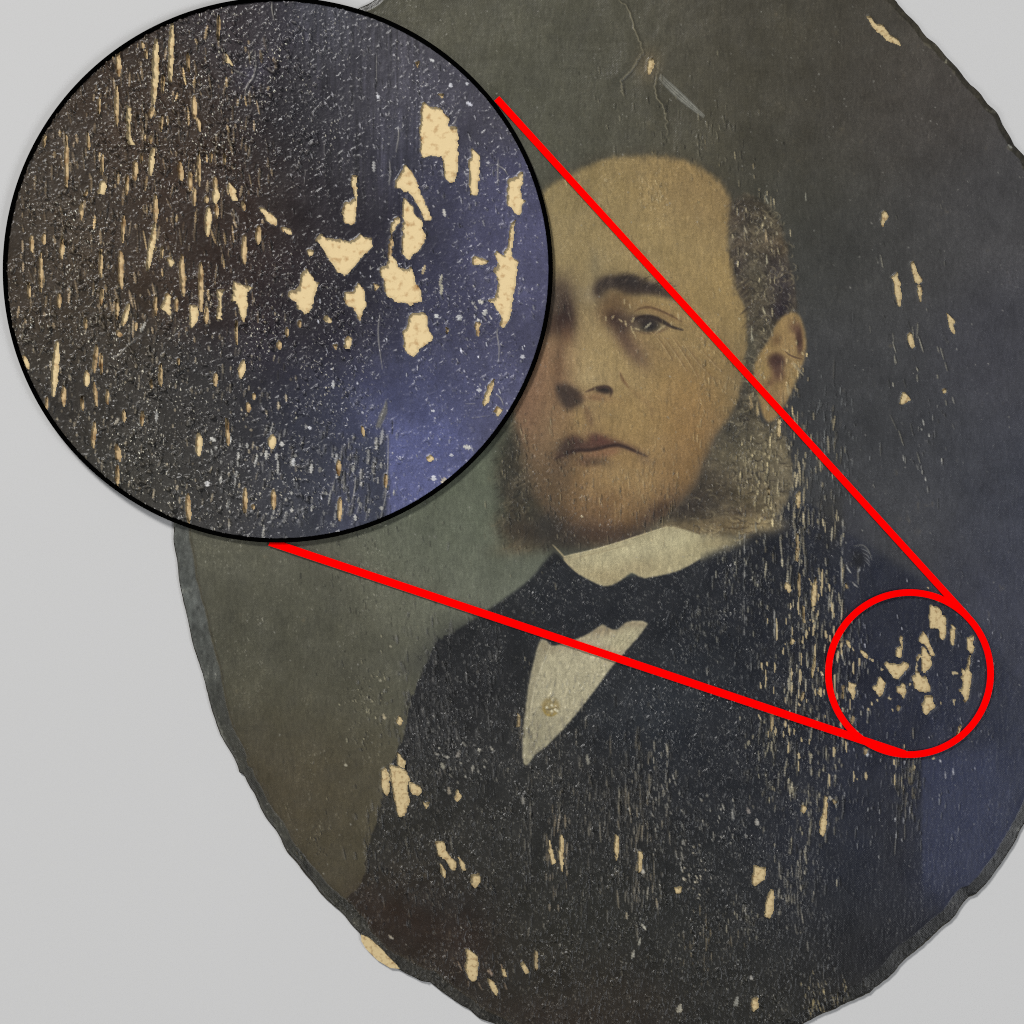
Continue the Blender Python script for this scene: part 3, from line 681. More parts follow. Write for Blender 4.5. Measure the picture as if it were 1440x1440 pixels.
for k in range(520):                                  # strands and curls
    y = rng.uniform(290, 745)
    if y < 560: x = rng.uniform(1030, 1115)
    else: x = rng.uniform(950, 1115)
    i = int((x - c.x0) / c.S); j = int((y - c.y0) / c.S)
    if H[j, i] < .4: continue
    r = rng.uniform(4, 10); a = rng.uniform(-.5, .5) + (0 if y < 470 else rng.choice([0, 1.2, -1.0])); b = rng.uniform(.6, 1.6)
    P = [(x + r * math.cos(a + s * b), y + .7 * r * math.sin(a + s * b)) for s in (-1, -.4, .3, 1)]
    light = rng.uniform() < .5
    c.stroke(P, rng.uniform(1.2, 2.2), (134, 124, 98) if light else (40, 35, 31), .9, .5)
for k in range(34):                                   # curls over the collar
    x = rng.uniform(985, 1080); y = 745 - .2 * (x - 985) + rng.normal(0, 9) + 6; r = rng.uniform(7, 13); a0 = rng.uniform(.2, 1.0)
    P = [(x + r * math.cos(a0 + t_), y + .7 * r * math.sin(a0 + t_)) for t_ in np.linspace(0, 2.2, 5)]
    c.stroke(P, rng.uniform(1.6, 2.8), (70, 58, 42) if k % 3 else (168, 150, 112), 1.0, .5)
for k in range(90):                                   # hair lying over the temple
    y = rng.uniform(285, 470); x = np.interp(y, [285, 330, 380, 420, 470], [1030, 1026, 1034, 1046, 1052]) + rng.normal(2, 4)
    c.stroke([(x + 9, y - 5), (x + 3, y - 1), (x - 3, y + 5)], 1.6, (54, 46, 40) if k % 4 else (120, 106, 80), .9, .45)
c.fill(ear_pts, (140, 116, 76), 1.8, 1.0, 4)
em = c.full(ear_pts, 1.4, 4); c.lab[em > .5] = 5
c.blob(1108, 475, 14, 22, 0, (150, 124, 84), .6, lim=em); c.blob(1124, 478, 4.2, 18, -4, (70, 50, 43), .95, 1.6, lim=em); c.blob(1118, 462, 5, 7, -30, (84, 60, 50), .7, lim=em)
c.blob(1092, 508, 11, 10, 10, (62, 43, 39), .97, 2.0, lim=em); c.blob(1094, 524, 7, 10, -20, (82, 58, 50), .85, 1.4, lim=em); c.blob(1083, 538, 8, 4, -40, (96, 70, 54), .7, lim=em); c.blob(1092, 478, 5, 6, 0, (98, 74, 50), .7, lim=em)
c.blob(1070, 525, 7, 16, 0, (138, 118, 76), .6, lim=em); c.blob(1096, 560, 12, 14, 0, (134, 106, 72), .6, lim=em); c.blob(1112, 545, 6, 16, 25, (146, 124, 84), .6, lim=em)
c.stroke([(1104,494),(1112,500),(1120,503),(1128,505)], 2.2, (70, 52, 42), .9, .8, -.0002)
c.stroke([(1100,491),(1107,494)], 2, (178, 160, 120), .8, .8, .0002)

# ---- collar, shirt, bow tie
collar_pts = [(791.7,783),(820,776),(853,768),(895,755),(937,741),(960,744),(985,752),(1010,756),(1040,758),(1058,752),(1040,764),(1000,777),(975,792),(953,803),(930,809),(907,813),(896,810),(888,805),(874,816),(860,823),(848,824),(837,820),(813,807),(800,795)]
cm = c.full(collar_pts, 1.1, 2); cm = np.where(XX > 985, c.full(collar_pts, 5, 2), cm)
ccol = np.array([170, 160, 126], np.float32) * (1 + 0.015 * n_mid + 0.02 * n_fine)[..., None]
c.img += cm[..., None] * (ccol - c.img); c.lab[cm > .5] = 6
c.blob(850, 812, 30, 9, 10, (148, 132, 98), .5, lim=cm); c.blob(900, 800, 26, 10, 0, (152, 136, 102), .45, lim=cm); c.blob(985, 775, 40, 12, -20, (150, 140, 106), .5, lim=cm); c.blob(1020, 760, 26, 8, 0, (128, 114, 82), .6, lim=cm)
c.blob(900, 772, 50, 9, -15, (182, 174, 140), .5, lim=cm); c.blob(962, 762, 20, 8, -10, (180, 172, 136), .5, lim=cm)
c.stroke([(793,783),(822,777),(855,768),(895,755),(938,741)], 2.6, (184, 172, 134), .8, .9, .0003)
c.stroke([(796,789),(825,781),(858,773),(890,764)], 1.4, (138, 122, 92), .8, .5)
c.stroke([(777,766),(784,773),(793,783),(800,795),(815,808)], 2.4, (164, 150, 116), .9, .85, .0003)
tie_pts = [(795,792),(812,807),(837,821),(860,824),(888,806),(907,814),(953,804),(990,788),(992,825),(960,858),(911,876),(890,872),(877,877),(867,885),(855,882),(847,877),(815,896),(788,905),(773,906),(752,893),(762,850),(780,808)]
tm = c.full(tie_pts, 1.2, 2); c.img += (tm * .55)[..., None] * (np.array([31, 33, 37], np.float32) - c.img)
c.lab[(tm > .5) & (c.lab == 1)] = 7
shirt_pts = [(761,899),(773,907),(782,908),(788,906),(815,897),(833,888),(847,878),(855,883),(867,886),(877,878),(890,873),(911,877),(883,912),(860,938),(833,975),(807,1008),(783,1035),(767,1050),(753,1060),(742,1075),(736,1072),(735,1050),(736,1027),(740,993),(744,963),(752,927)]
sm = c.full(shirt_pts, 1.1, 2)
scol = np.array([166, 158, 130], np.float32) * (1 + 0.014 * n_mid + 0.02 * n_fine)[..., None]
c.img += sm[..., None] * (scol - c.img); c.lab[sm > .5] = 8
c.fill([(761,899),(773,907),(762,935),(752,965),(745,1000),(738,1030),(736,1027),(740,993),(744,963),(752,927)], (146, 138, 113), 1.6, .8, 2)
c.blob(850, 886, 24, 6, -8, (128, 112, 88), .7, lim=sm); c.blob(892, 877, 16, 4, 5, (132, 116, 92), .7, lim=sm); c.blob(775, 910, 18, 6, 0, (138, 126, 100), .6, lim=sm)
c.blob(757, 1045, 30, 22, -40, (142, 136, 112), .7, lim=sm); c.blob(820, 940, 30, 30, 0, (174, 167, 138), .5, lim=sm); c.blob(870, 905, 30, 12, -45, (176, 168, 134), .5, lim=sm)
c.stroke([(774,909),(763,935),(753,965),(745,1005)], 1.8, (186, 178, 150), .8, .75, .0002)
for k in range(9):
    o = k * 3.2
    c.stroke([(905 - o * 1.4, 880 + o * .25), (880 - o, 908 + o * .3), (858 - o, 934 + o * .35)], 1.0, (190, 182, 146) if k % 2 else (144, 136, 108), .7, .5)
c.blob(774, 994, 11.5, 11.5, 0, (134, 116, 72), .95, 3.5); c.blob(776, 992, 8, 8, 0, (150, 138, 102), .7, 2)
c.stroke([(764,996),(768,1004),(776,1006),(784,1002)], 3, (150, 128, 66), .9, .8); c.stroke([(766,992),(772,998),(783,995)], 2.2, (84, 74, 50), .9, .7)
for x, y in [(777,984),(776,992),(781,998),(776,1000),(784,1000),(769,995)]:
    c.blob(x, y, 1.8, 1.8, 0, (214, 206, 176), .9, 2); c.sliver(x, y, 4, 4, 0, (0, 0, 0), 0, .0004)
c.lab[np.hypot(XX - 774, YY - 994) < 12] = 9
# features as parts of the face
c.lab[(c.lab == 4) & (YY > 548)] = 15
for pts, k in (([(783,640),(793,620),(804,612),(820,619),(831,610),(854,616),(888,627),(910,641),(880,634),(866,640),(850,652),(830,654),(815,646),(800,641)], 10),
               ([(884,458),(896,446),(912,443),(926,446),(945,458),(960,464),(930,468),(912,470),(896,467)], 11),
               ([(833,404),(841,392),(852,387),(882,386),(892,388),(928,401),(950,421),(917,416),(880,415),(853,410),(841,420)], 12),
               ([(765,398),(785,398),(800,425),(804,455),(796,462),(765,458)], 13)):
    mm = c.full(pts, 0, 3); c.lab[mm > .5] = k

# ---- turned-over rim of the canvas
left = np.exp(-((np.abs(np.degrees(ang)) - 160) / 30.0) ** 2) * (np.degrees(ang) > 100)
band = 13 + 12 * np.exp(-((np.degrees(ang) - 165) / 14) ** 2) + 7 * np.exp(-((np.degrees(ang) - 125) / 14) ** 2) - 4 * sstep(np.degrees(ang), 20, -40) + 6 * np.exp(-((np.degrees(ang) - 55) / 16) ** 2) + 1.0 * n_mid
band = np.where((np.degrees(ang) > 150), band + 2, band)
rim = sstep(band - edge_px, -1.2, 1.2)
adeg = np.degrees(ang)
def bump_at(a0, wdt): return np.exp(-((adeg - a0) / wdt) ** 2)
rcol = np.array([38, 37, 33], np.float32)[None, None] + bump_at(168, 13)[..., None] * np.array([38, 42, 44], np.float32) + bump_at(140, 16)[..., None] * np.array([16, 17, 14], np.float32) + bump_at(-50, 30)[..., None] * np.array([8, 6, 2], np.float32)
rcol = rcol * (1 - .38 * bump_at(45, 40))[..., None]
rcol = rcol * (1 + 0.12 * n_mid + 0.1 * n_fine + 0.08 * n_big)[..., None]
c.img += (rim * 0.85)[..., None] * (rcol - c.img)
ridge = np.exp(-((edge_px - band - 1.5) / 2.0) ** 2)
c.img += (ridge * .45 * (adeg > 95))[..., None] * (np.array([58, 52, 38], np.float32) - c.img)
worn = sstep(c.noise(16, 16, 21, 3) + .3 * n_px, 1.0, 1.7) * np.exp(-(edge_px / 9.0) ** 2)
c.img += (worn * .4)[..., None] * (np.array([150, 150, 138], np.float32) - c.img)
worn2 = sstep(c.noise(9, 9, 22, 2), 0.7, 1.3) * np.exp(-((edge_px - band) / 3.0) ** 2) * (np.abs(adeg + 45) < 40)
c.img += (worn2 * .4)[..., None] * (np.array([120, 114, 92], np.float32) - c.img)
c.lab[(rim > .5)] = 2
c.hgt -= 0.0010 * sstep(band - edge_px, -2, 16) + .0006 * sstep(5 - edge_px, 0, 5)
c.hgt += 0.0004 * ridge

# ---- the puncture, its cracks and the pale scrape near the top
crk = [[(868,-2),(884,14),(892,40),(900,60),(904,75)],[(904,75),(898,82),(890,95),(880,108),(872,114)],[(873,114),(874,124),(877,136)],
       [(927,88),(924,104),(922,120),(923,136),(932,150),(936,160),(937,172),(938,190)]]
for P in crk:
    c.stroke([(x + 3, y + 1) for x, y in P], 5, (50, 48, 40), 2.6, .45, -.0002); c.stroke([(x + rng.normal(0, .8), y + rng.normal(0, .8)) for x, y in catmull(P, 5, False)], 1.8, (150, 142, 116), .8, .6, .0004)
c.blob(912, 92, 12, 16, 10, (120, 104, 76), .55)
for a in np.linspace(0, 6.2, 14):
    r0, r1 = 8, rng.uniform(11, 24)
    c.stroke([(912 + r0 * math.cos(a), 90 + r0 * math.sin(a)), (912 + r1 * math.cos(a + .1), 90 + r1 * math.sin(a + .1))], 2.0, (104, 96, 76) if rng.uniform() < .5 else (54, 50, 42), 1.2, .45, .0003, smooth=0)
for k in range(7):
    o = k - 3
    c.stroke([(928 + o * .7, 108 - o), (955 + o, 134 - o * 1.2), (990 + o * .4, 164 - o * .6)], 1.5, (146, 146, 136) if k % 2 else (104, 104, 98), .7, .8, .00015)
for P in ([(925,70),(935,45),(945,15)], [(918,72),(926,40),(932,5)], [(990,0),(960,40)], [(920,170),(900,185)]):
    c.stroke([(x + rng.normal(0, 2), y) for x, y in catmull(P, 3, False)], 3, (88, 85, 72), 3, .2, .0001)
for P in ([(852,-10),(868,30),(884,64),(876,96),(860,112)], [(900,110),(912,140),(922,176)]):
    c.stroke(P, 26, None, 16, 0, .0014)
for P in ([(915,70),(930,40),(948,0)], [(905,68),(912,30),(918,0)], [(930,80),(975,50),(1010,20)]):
    c.stroke([(x + rng.normal(0, 2), y) for x, y in catmull(P, 4, False)], 10, None, 9, 0, .00035)
c.stroke([(930,150),(944,175),(946,205)], 14, None, 10, 0, -.0008)
c.hgt += .0009 * gblur(sstep(c.noise(160, 120, 31, 2), -.5, 1.5) * sstep(260 - YY, 0, 120), 4)

# ---- large folds in the canvas, brush marks
c.hgt += .00016 * n_big + .00006 * n_mid
brush = c.noise(26, 5, 32, 2)
c.hgt += .00003 * brush

# ---- flaking: small lifted slivers and chips by zone (x0,x1,y0,y1,count,length,width,opacity,lean,colour)
ZONES = [(1090,1175,580,800,190,(8,30),(1.5,3.4),.62,0.0,(160,148,118)), (1092,1190,740,1060,400,(7,30),(1.4,3.2),.58,0.0,(158,150,126)), (1040,1110,600,740,200,(5,18),(1.6,3.4),.5,0,(176,162,124)),
 (1050,1100,1000,1110,130,(6,22),(1.4,2.8),.5,0,(150,142,116)), (1260,1296,1060,1150,130,(8,26),(1.4,2.6),.42,0,(140,130,104)), (1095,1180,1040,1200,170,(6,22),(1.5,3),.5,0,(152,144,120)),
 (1095,1145,1200,1300,150,(6,20),(1.5,3),.5,0,(144,138,122)), (1020,1070,1260,1310,60,(5,14),(1.5,2.6),.45,0,(136,130,112)), (955,1040,1290,1370,130,(5,18),(1.4,2.4),.36,0,(126,112,84)), (1130,1190,1380,1440,150,(6,14),(1.4,2.4),.45,.2,(150,136,100)),
 (740,960,1030,1270,620,(6,26),(1.6,3.4),.34,0,(116,110,96)), (860,935,1060,1280,120,(10,34),(2,4),.5,.02,(128,118,98)), (765,800,1150,1250,60,(10,30),(2,3.6),.5,0,(124,112,92)), (545,700,890,1110,620,(5,18),(1.8,4.0),.26,.12,(104,102,98)), (560,640,960,1100,120,(8,24),(2.4,4.4),.3,.2,(96,94,90)), (510,720,1110,1290,380,(5,18),(1.6,3.4),.2,.25,(112,106,92)), (720,760,1000,1060,60,(8,22),(1.6,3),.3,0,(120,112,96)),
 (960,1100,800,1000,190,(4,14),(1.3,2.4),.40,0,(132,130,122)), (960,1020,855,900,70,(5,14),(1.4,2.6),.4,.1,(126,124,112)), (900,1060,1100,1220,190,(4,14),(1.6,3.4),.5,.3,(156,152,140)), (960,1000,1210,1270,50,(3,9),(2,3.6),.6,.5,(166,158,138)),
 (1180,1330,1060,1200,110,(4,12),(1.3,2.4),.45,0,(150,150,150)), (1180,1400,840,1060,150,(3,9),(1.1,2.2),.5,.2,(170,170,176)), (1170,1220,880,1050,120,(5,16),(1.4,2.6),.5,.05,(164,160,146)),
 (700,830,560,770,330,(4,12),(1.4,2.4),.28,.1,(150,138,108)), (830,960,640,760,260,(4,14),(1.2,2.2),.26,0,(172,152,112)), (980,1060,470,620,170,(4,14),(1.3,2.4),.34,0,(168,148,106)), (850,1040,225,300,70,(4,12),(1.4,2.4),.5,.1,(176,158,116)),
 (1030,1120,250,460,140,(3,14),(1.2,2.6),.6,.1,(168,156,124)), (1095,1135,500,600,60,(6,20),(1.6,3.2),.6,.1,(182,162,118)), (1120,1200,560,700,190,(5,16),(1.1,2),.4,0,(120,122,120)), (1220,1340,340,640,70,(6,24),(1.2,2.4),.5,.25,(140,136,120)),
 (1270,1330,570,680,40,(4,12),(1.4,2.6),.55,.1,(160,158,150)), (820,1040,110,240,120,(5,16),(1.3,2.4),.34,.1,(128,122,100)), (480,540,930,1060,170,(2,7),(1.2,2.4),.5,.3,(140,134,110)), (440,620,700,900,200,(3,12),(1.2,2.4),.22,.2,(118,116,98)),
 (400,480,1140,1240,60,(2,6),(1.2,2.2),.5,.3,(132,122,94)), (740,1000,440,560,110,(4,12),(1.1,2.0),.3,.1,(174,154,112)), (735,800,900,1075,60,(4,12),(1.2,2),.3,0,(190,180,150)), (850,960,1060,1130,90,(6,20),(1.8,3.2),.42,0,(140,134,118)), (620,690,1050,1110,60,(4,10),(2.4,4.4),.55,.6,(150,146,134)),
 (640,720,1350,1400,30,(6,16),(2,3.6),.5,.35,(136,116,92)), (560,620,1060,1130,50,(6,18),(2.4,4),.35,.35,(96,90,80)), (880,930,1230,1290,60,(6,20),(1.8,3.4),.4,0,(132,126,112)), (1000,1100,760,860,120,(5,18),(1.3,2.6),.5,0,(150,146,128))]
for x0, x1, y0, y1, n, LR, WR, op, lean, col in ZONES:
    files = rng.uniform(x0, x1, 9)
    for k in range(int(n * .75)):
        # thick in the middle of the zone, thinning outwards, gathered in vertical files
        x = rng.normal((x0 + x1) / 2, (x1 - x0) / 3.4); y = rng.normal((y0 + y1) / 2, (y1 - y0) / 3.2)
        if rng.uniform() < .45: x = rng.choice(files) + rng.normal(0, 1.6)
        L = LR[0] + (LR[1] - LR[0]) * rng.uniform() ** 2.4; w = rng.uniform(WR[0], WR[1]) * .85
        g = rng.normal(1, .14)
        h = rng.choice([1, 1, 1, -.6]) * rng.uniform(.0002, .0009)
        o_ = min(.95, op * rng.choice([.25, .5, 1.0, 1.7]))
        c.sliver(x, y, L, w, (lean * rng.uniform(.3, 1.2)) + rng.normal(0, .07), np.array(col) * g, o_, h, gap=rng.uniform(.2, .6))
# pinpoint specks everywhere
for k in range(1100):
    x = rng.uniform(260, 1440); y = rng.uniform(0, 1440)
    c.sliver(x, y, rng.uniform(1.4, 3.4), rng.uniform(1.0, 1.9), rng.uniform(-1, 1), (140, 138, 130), rng.uniform(.2, .8), .0002)
for x, y, L, w, a, col in [(540,1008,9,6,.2,(190,176,142)),(549,909,4,4,0,(170,164,140)),(535,957,5,4,0,(170,164,140)),(486,1076,5,5,0,(190,184,160)),(644,1060,13,6,-.4,(140,134,124)),(614,1060,9,5,1.2,(150,146,136)),(628,1064,10,5,1.4,(160,156,144)),(622,1077,10,8,.3,(150,146,130)),
        (631,1112,12,7,0,(150,140,122)),(735,1125,14,6,0,(140,136,126)),(826,1068,16,6,.1,(146,142,128)),(550,1318,9,5,.8,(170,160,140)),(1035,1408,17,7,-.35,(150,148,138)),(955,1418,14,9,-.4,(170,164,146)),(1056,1375,7,6,0,(196,192,182)),(1219,1060,8,6,0,(200,200,200)),(1322,1070,5,4,0,(200,200,206)),
        (1340,1085,11,3,0,(180,180,186)),(1329,1090,12,3,0,(150,150,156)),(1064,1156,10,8,0,(170,166,156)),(1052,1140,10,7,.2,(140,132,124)),(1030,1145,18,5,0,(150,148,140)),(903,1225,8,8,0,(190,184,170)),(905,1303,11,6,.6,(180,176,160)),(899,1324,12,4,-.3,(176,172,156)),(890,1342,13,5,-.3,(176,172,156)),(1167,1122,7,7,.4,(176,170,156)),
        (818,726,4,4,0,(200,186,150)),(1330,86,9,3,-.4,(140,136,116)),(1420,206,8,5,.8,(150,150,140)),(740,1363,17,7,.5,(150,146,130)),(690,1367,12,5,.3,(150,130,112)),(1193,800,15,3,.5,(170,168,160)),(1202,822,12,3,.8,(150,148,144)),(1208,801,9,3,-.5,(190,190,188)),(1074,437,12,4,.35,(180,170,140)),(1077,332,20,4,0,(170,150,116)),(1078,365,15,3.4,0,(176,168,140)),(1048,323,12,4,.25,(170,160,134)),(1092,328,6,4,0,(160,150,124)),(1078,280,16,2.5,.25,(160,158,140)),(1133,277,12,2,0,(150,148,132)),
        (1128,497,6,4,0,(190,170,126)),(1117,514,12,5,.3,(184,164,122)),(1124,520,22,3,.6,(150,140,116)),(1108,548,18,6,.1,(170,150,110)),(1057,470,24,3,0,(170,164,140)),(1056,565,24,5,0,(150,130,94)),(1065,575,22,5,0,(170,150,110))]:
    c.sliver(x, y, L, w * .6, a, np.array(col) * .86, .9, .0004); c.sliver(x + w * .22, y + L * .12, L * .6, w * .5, a + .25, np.array(col) * .95, .85, .0002)
for P in ([(1185,718),(1185,760),(1184,800),(1183,820)], [(1047,740),(1047,790),(1046,850),(1047,900)], [(1089,860),(1089,905)]):
    for q in range(26):
        t_ = rng.uniform(0, 1); x = np.interp(t_, np.linspace(0, 1, len(P)), [p[0] for p in P]); y = np.interp(t_, np.linspace(0, 1, len(P)), [p[1] for p in P])
        c.sliver(x + rng.normal(0, .5), y, rng.uniform(3, 12), rng.uniform(1, 2), 0, (150, 148, 140), rng.uniform(.2, .8), .0004)
c.blob(1207, 786, 8, 9, 0, (22, 22, 24), .8)
for k in range(8):
    c.stroke([(1210 + k * .8, 769 + k * 2.6), (1217 + k * .6, 771 + k * 3.2), (1223, 776 + k * 3)], 1.2, (136, 136, 134) if k % 2 else (64, 64, 66), .6, .7, .0002)
c.stroke([(1200,768),(1214,767),(1222,776),(1226,788)], 2, (120, 118, 110), .8, .6, .0004); c.stroke([(1216,793),(1214,803)], 1.6, (150, 150, 146), .7, .7)
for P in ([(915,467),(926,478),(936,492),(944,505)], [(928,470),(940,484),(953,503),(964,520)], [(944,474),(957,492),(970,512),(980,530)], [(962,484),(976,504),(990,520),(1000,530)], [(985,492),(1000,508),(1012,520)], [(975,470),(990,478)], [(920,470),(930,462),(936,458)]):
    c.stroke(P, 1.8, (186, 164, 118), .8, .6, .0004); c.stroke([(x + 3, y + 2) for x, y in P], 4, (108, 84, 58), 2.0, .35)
c.stroke([(1180,1240),(1200,1262),(1230,1275)], 2, (24, 24, 30), .9, .4, -.0002); c.stroke([(738,1215),(745,1250),(752,1300)], 1.8, (26, 26, 24), .9, .45, -.0002)

# ---- fine canvas grain: tiny bumps that catch the light
spk = gblur(np.random.default_rng(41).standard_normal((c.H, c.W)).astype(np.float32), .45, .75); spk /= spk.std()
dens = np.full((c.H, c.W), .22, np.float32)
dens = np.maximum(dens, coat_m * np.where(XX > 1180, .45, 1.0)); dens = np.maximum(dens, H * .8); dens = np.maximum(dens, wlm * .6)
dens = np.maximum(dens, .38 * F); dens = np.maximum(dens, .5 * sstep(700 - XX, 0, 100) * (1 - coat_m) * np.clip(.6 + .6 * n_mid, .2, 1.4)); dens[c.lab == 8] = .35; dens[c.lab == 6] = .35
brown = np.exp(-(((XX - 585) / 75) ** 2 + ((YY - 1305) / 42) ** 2)); dens *= 1 - .65 * brown
dens *= np.clip(1 + .25 * n_mid, .5, 1.5)
c.hgt += .00028 * dens * np.clip(spk - .5, 0, 2.5)
spk2 = gblur(np.random.default_rng(42).standard_normal((c.H, c.W)).astype(np.float32), 1.1, 1.9); spk2 /= spk2.std()
rough_zone = np.clip((1 - .7 * brown) * coat_m * (1 - sstep(XX, 1080, 1220)) * np.clip(.55 + .5 * sstep(YY, 900, 1000) + .3 * n_mid, .1, 1.4) + .45 * np.maximum(H, wlm) + .15 * F * sstep(YY, 520, 660), 0, 1.4)
c.hgt += .00048 * rough_zone * np.clip(spk2 - .4, 0, 2)
chip = sstep(spk, 1.35, 2.5) * dens  # grain tips paled in the colour, standing for glints and tiny losses
c.img += (chip * .58)[..., None] * (np.array([150, 146, 132], np.float32) * .62 + c.img * .75 - c.img)
weft = c.noise(2.6, 12, 43, 2)
c.img *= (1 + .05 * n_px + .022 * n_fine + .03 * weft)[..., None]
c.hgt += .00004 * weft

# ---- paint losses
painting = empty("oval_portrait_painting", "worn oval oil portrait of a whiskered man in dark coat and bow tie, paint flaking", "painting")
loss = [ragged(p, 2.2, .45, 600 + i) for i, p in enumerate(PAINT_LOSS_RAW)]
small = []
for P in DISC_LOSS:
    Q = disc_to_painting(P)
    wd, ht = np.ptp(Q[:, 0]), np.ptp(Q[:, 1])
    (loss if wd > 4.6 and ht > 7 else small).append(Q)
for Q in small:
    w, m = c.raster(Q, .5)
    c.mix(w, np.clip(m * 1.3, 0, 1), (186, 168, 128), .9); c.hgt[w] -= .00015 * m
RIMLOSS = [(508,1315),(517,1318),(533,1332),(549,1349),(562,1363),(549,1361),(531,1350),(515,1334),(509,1324)]
hole = np.zeros((c.H, c.W), bool); lip = np.zeros((c.H, c.W), np.float32)
for Q in loss:
    w, m = c.raster(Q, 0); hole[w] |= m > .5
    w, m = c.raster(Q, 1.6); lip[w] = np.maximum(lip[w], m)
w, m = c.raster(RIMLOSS, 0); hole[w] |= m > .5
ring_l = np.clip(lip * (1 - lip) * 4, 0, 1)
c.hgt += .0006 * ring_l * (~hole)
c.img += (ring_l * .14 * np.clip(n_fine, 0, 1))[..., None] * (np.array([150, 136, 104], np.float32) - c.img)

def keep_largest(lab, k, other):
    # stray islands of a region join the region round them
    fl = lab[:-1, :-1]; runs = []; par = []; prev = []
    def find(a):
        while par[a] != a: par[a] = par[par[a]]; a = par[a]
        return a
    for j in np.nonzero((fl == k).any(1))[0]:
        e = np.diff(np.r_[0, (fl[j] == k).astype(np.int8), 0]); cur = []
        for a, b in zip(np.nonzero(e == 1)[0], np.nonzero(e == -1)[0]):
            n_ = len(runs); runs.append((j, a, b)); par.append(n_); cur.append(n_)
            for q in prev:
                if runs[q][0] == j - 1 and runs[q][1] < b and runs[q][2] > a: par[find(n_)] = find(q)
        prev = cur
    size = {}
    for q, (j, a, b) in enumerate(runs): size[find(q)] = size.get(find(q), 0) + b - a
    big = max(size, key=size.get)
    for q, (j, a, b) in enumerate(runs):
        if find(q) != big: lab[j, a:b] = other
for k_, o_ in ((4, 0), (14, 0), (15, 1), (3, 0), (7, 1), (6, 1), (8, 1), (5, 0)): keep_largest(c.lab, k_, o_)
names = {0: ("painted_background", None), 1: ("painted_coat", None), 2: ("turned_edge", None), 3: ("painted_face", None), 4: ("painted_hair", None), 14: ("painted_whiskers", None), 15: ("painted_whiskers", None), 6: ("painted_collar", None),
         7: ("painted_bow_tie", None), 8: ("painted_shirt_front", None), 5: ("painted_ear", 3), 10: ("painted_mouth", 3), 11: ("painted_eye", 3), 12: ("painted_eyebrow", 3), 13: ("painted_eye", 3), 9: ("painted_stud", 8)}
under = np.hypot((XX - 391.2) / 350.0, (YY - 380.0) / 347.0) < 1        # covered by the enlargement
raster_mesh(c, inside & ~hole & ~under, c.lab, names, M_PAINT, ZP, painting)
slab("canvas", OUTLINE, 0.0, ZP - .0016, M_CANVAS, painting)
for Q in loss: patch(Q, ZP - .0006, M_GROUND if np.ptp(Q[:, 0]) > 5.5 else M_STAIN, painting, 1.5)
o = patch(RIMLOSS, ZP - .0013, M_GROUND, painting, 1.0)

# ================================================================== THE ROUND ENLARGEMENT
ZD = ZP + .0022
disc = empty("round_enlargement", "large round black-rimmed close-up print of flaking dark paint, laid over the portrait", "print")  # graphic inset overlay, modelled as a solid disc on the painting
DC, DRX, DRY = (391.2, 380.0), 386.2, 383.0
d = Canvas(3, -5, 780, 766, 1.1)
DX, DY = np.meshgrid(d.X, d.Y)
dn = np.hypot((DX - DC[0]) / DRX, (DY - DC[1]) / DRY)
DCOL = [(60,380,56,50,44),(100,250,58,53,48),(180,200,54,46,40),(250,150,50,43,38),(300,300,52,43,39),(200,350,56,48,42),(100,450,56,52,46),(150,550,54,51,47),(200,650,55,54,50),(300,700,55,55,55),
 (320,560,49,49,51),(400,600,48,50,60),(400,500,45,44,56),(450,560,55,57,73),(480,650,58,60,70),(400,720,60,62,70),(560,560,70,72,96),(600,520,66,68,92),(600,600,86,91,132),(570,620,84,90,132),(590,680,90,92,122),
 (560,690,86,88,118),(650,560,78,80,108),(700,600,84,84,108),(740,400,80,80,104),(700,300,72,72,94),(760,350,86,86,116),(620,420,58,58,76),(650,480,66,66,86),(620,250,62,62,80),(560,200,66,66,78),(650,150,72,70,80),
 (560,100,72,70,76),(500,60,74,72,76),(450,40,64,66,76),(480,130,56,54,62),(400,120,44,42,48),(450,220,39,36,41),(420,300,40,33,34),(380,260,44,36,34),(400,380,42,35,38),(480,450,40,38,48),(520,320,46,44,54),
 (340,60,48,46,50),(380,60,54,54,66),(330,380,45,38,37),(390,150,42,38,40),(540,440,50,50,64),(430,440,40,36,42),(90,330,58,54,48),(250,600,52,51,50)]
d.img[:] = d.field(DCOL, 46)  # printed tones, with the violet glare at right held in the colour
warm = (1 - sstep(DX, 330, 480)) * (1 - .6 * sstep(DY, 420, 560))
d.img += warm[..., None] * np.array([3, -1, -5], np.float32) - 3 * (1 - warm)[..., None]
e_mid = d.noise(40, 40, 51); e_fine = d.noise(7, 12, 52, 2); e_big = d.noise(110, 120, 53)
e_px = gblur(np.random.default_rng(54).standard_normal((d.H, d.W)).astype(np.float32), .5, .7)
d.img *= (1 + .05 * e_mid + .04 * e_big)[..., None]
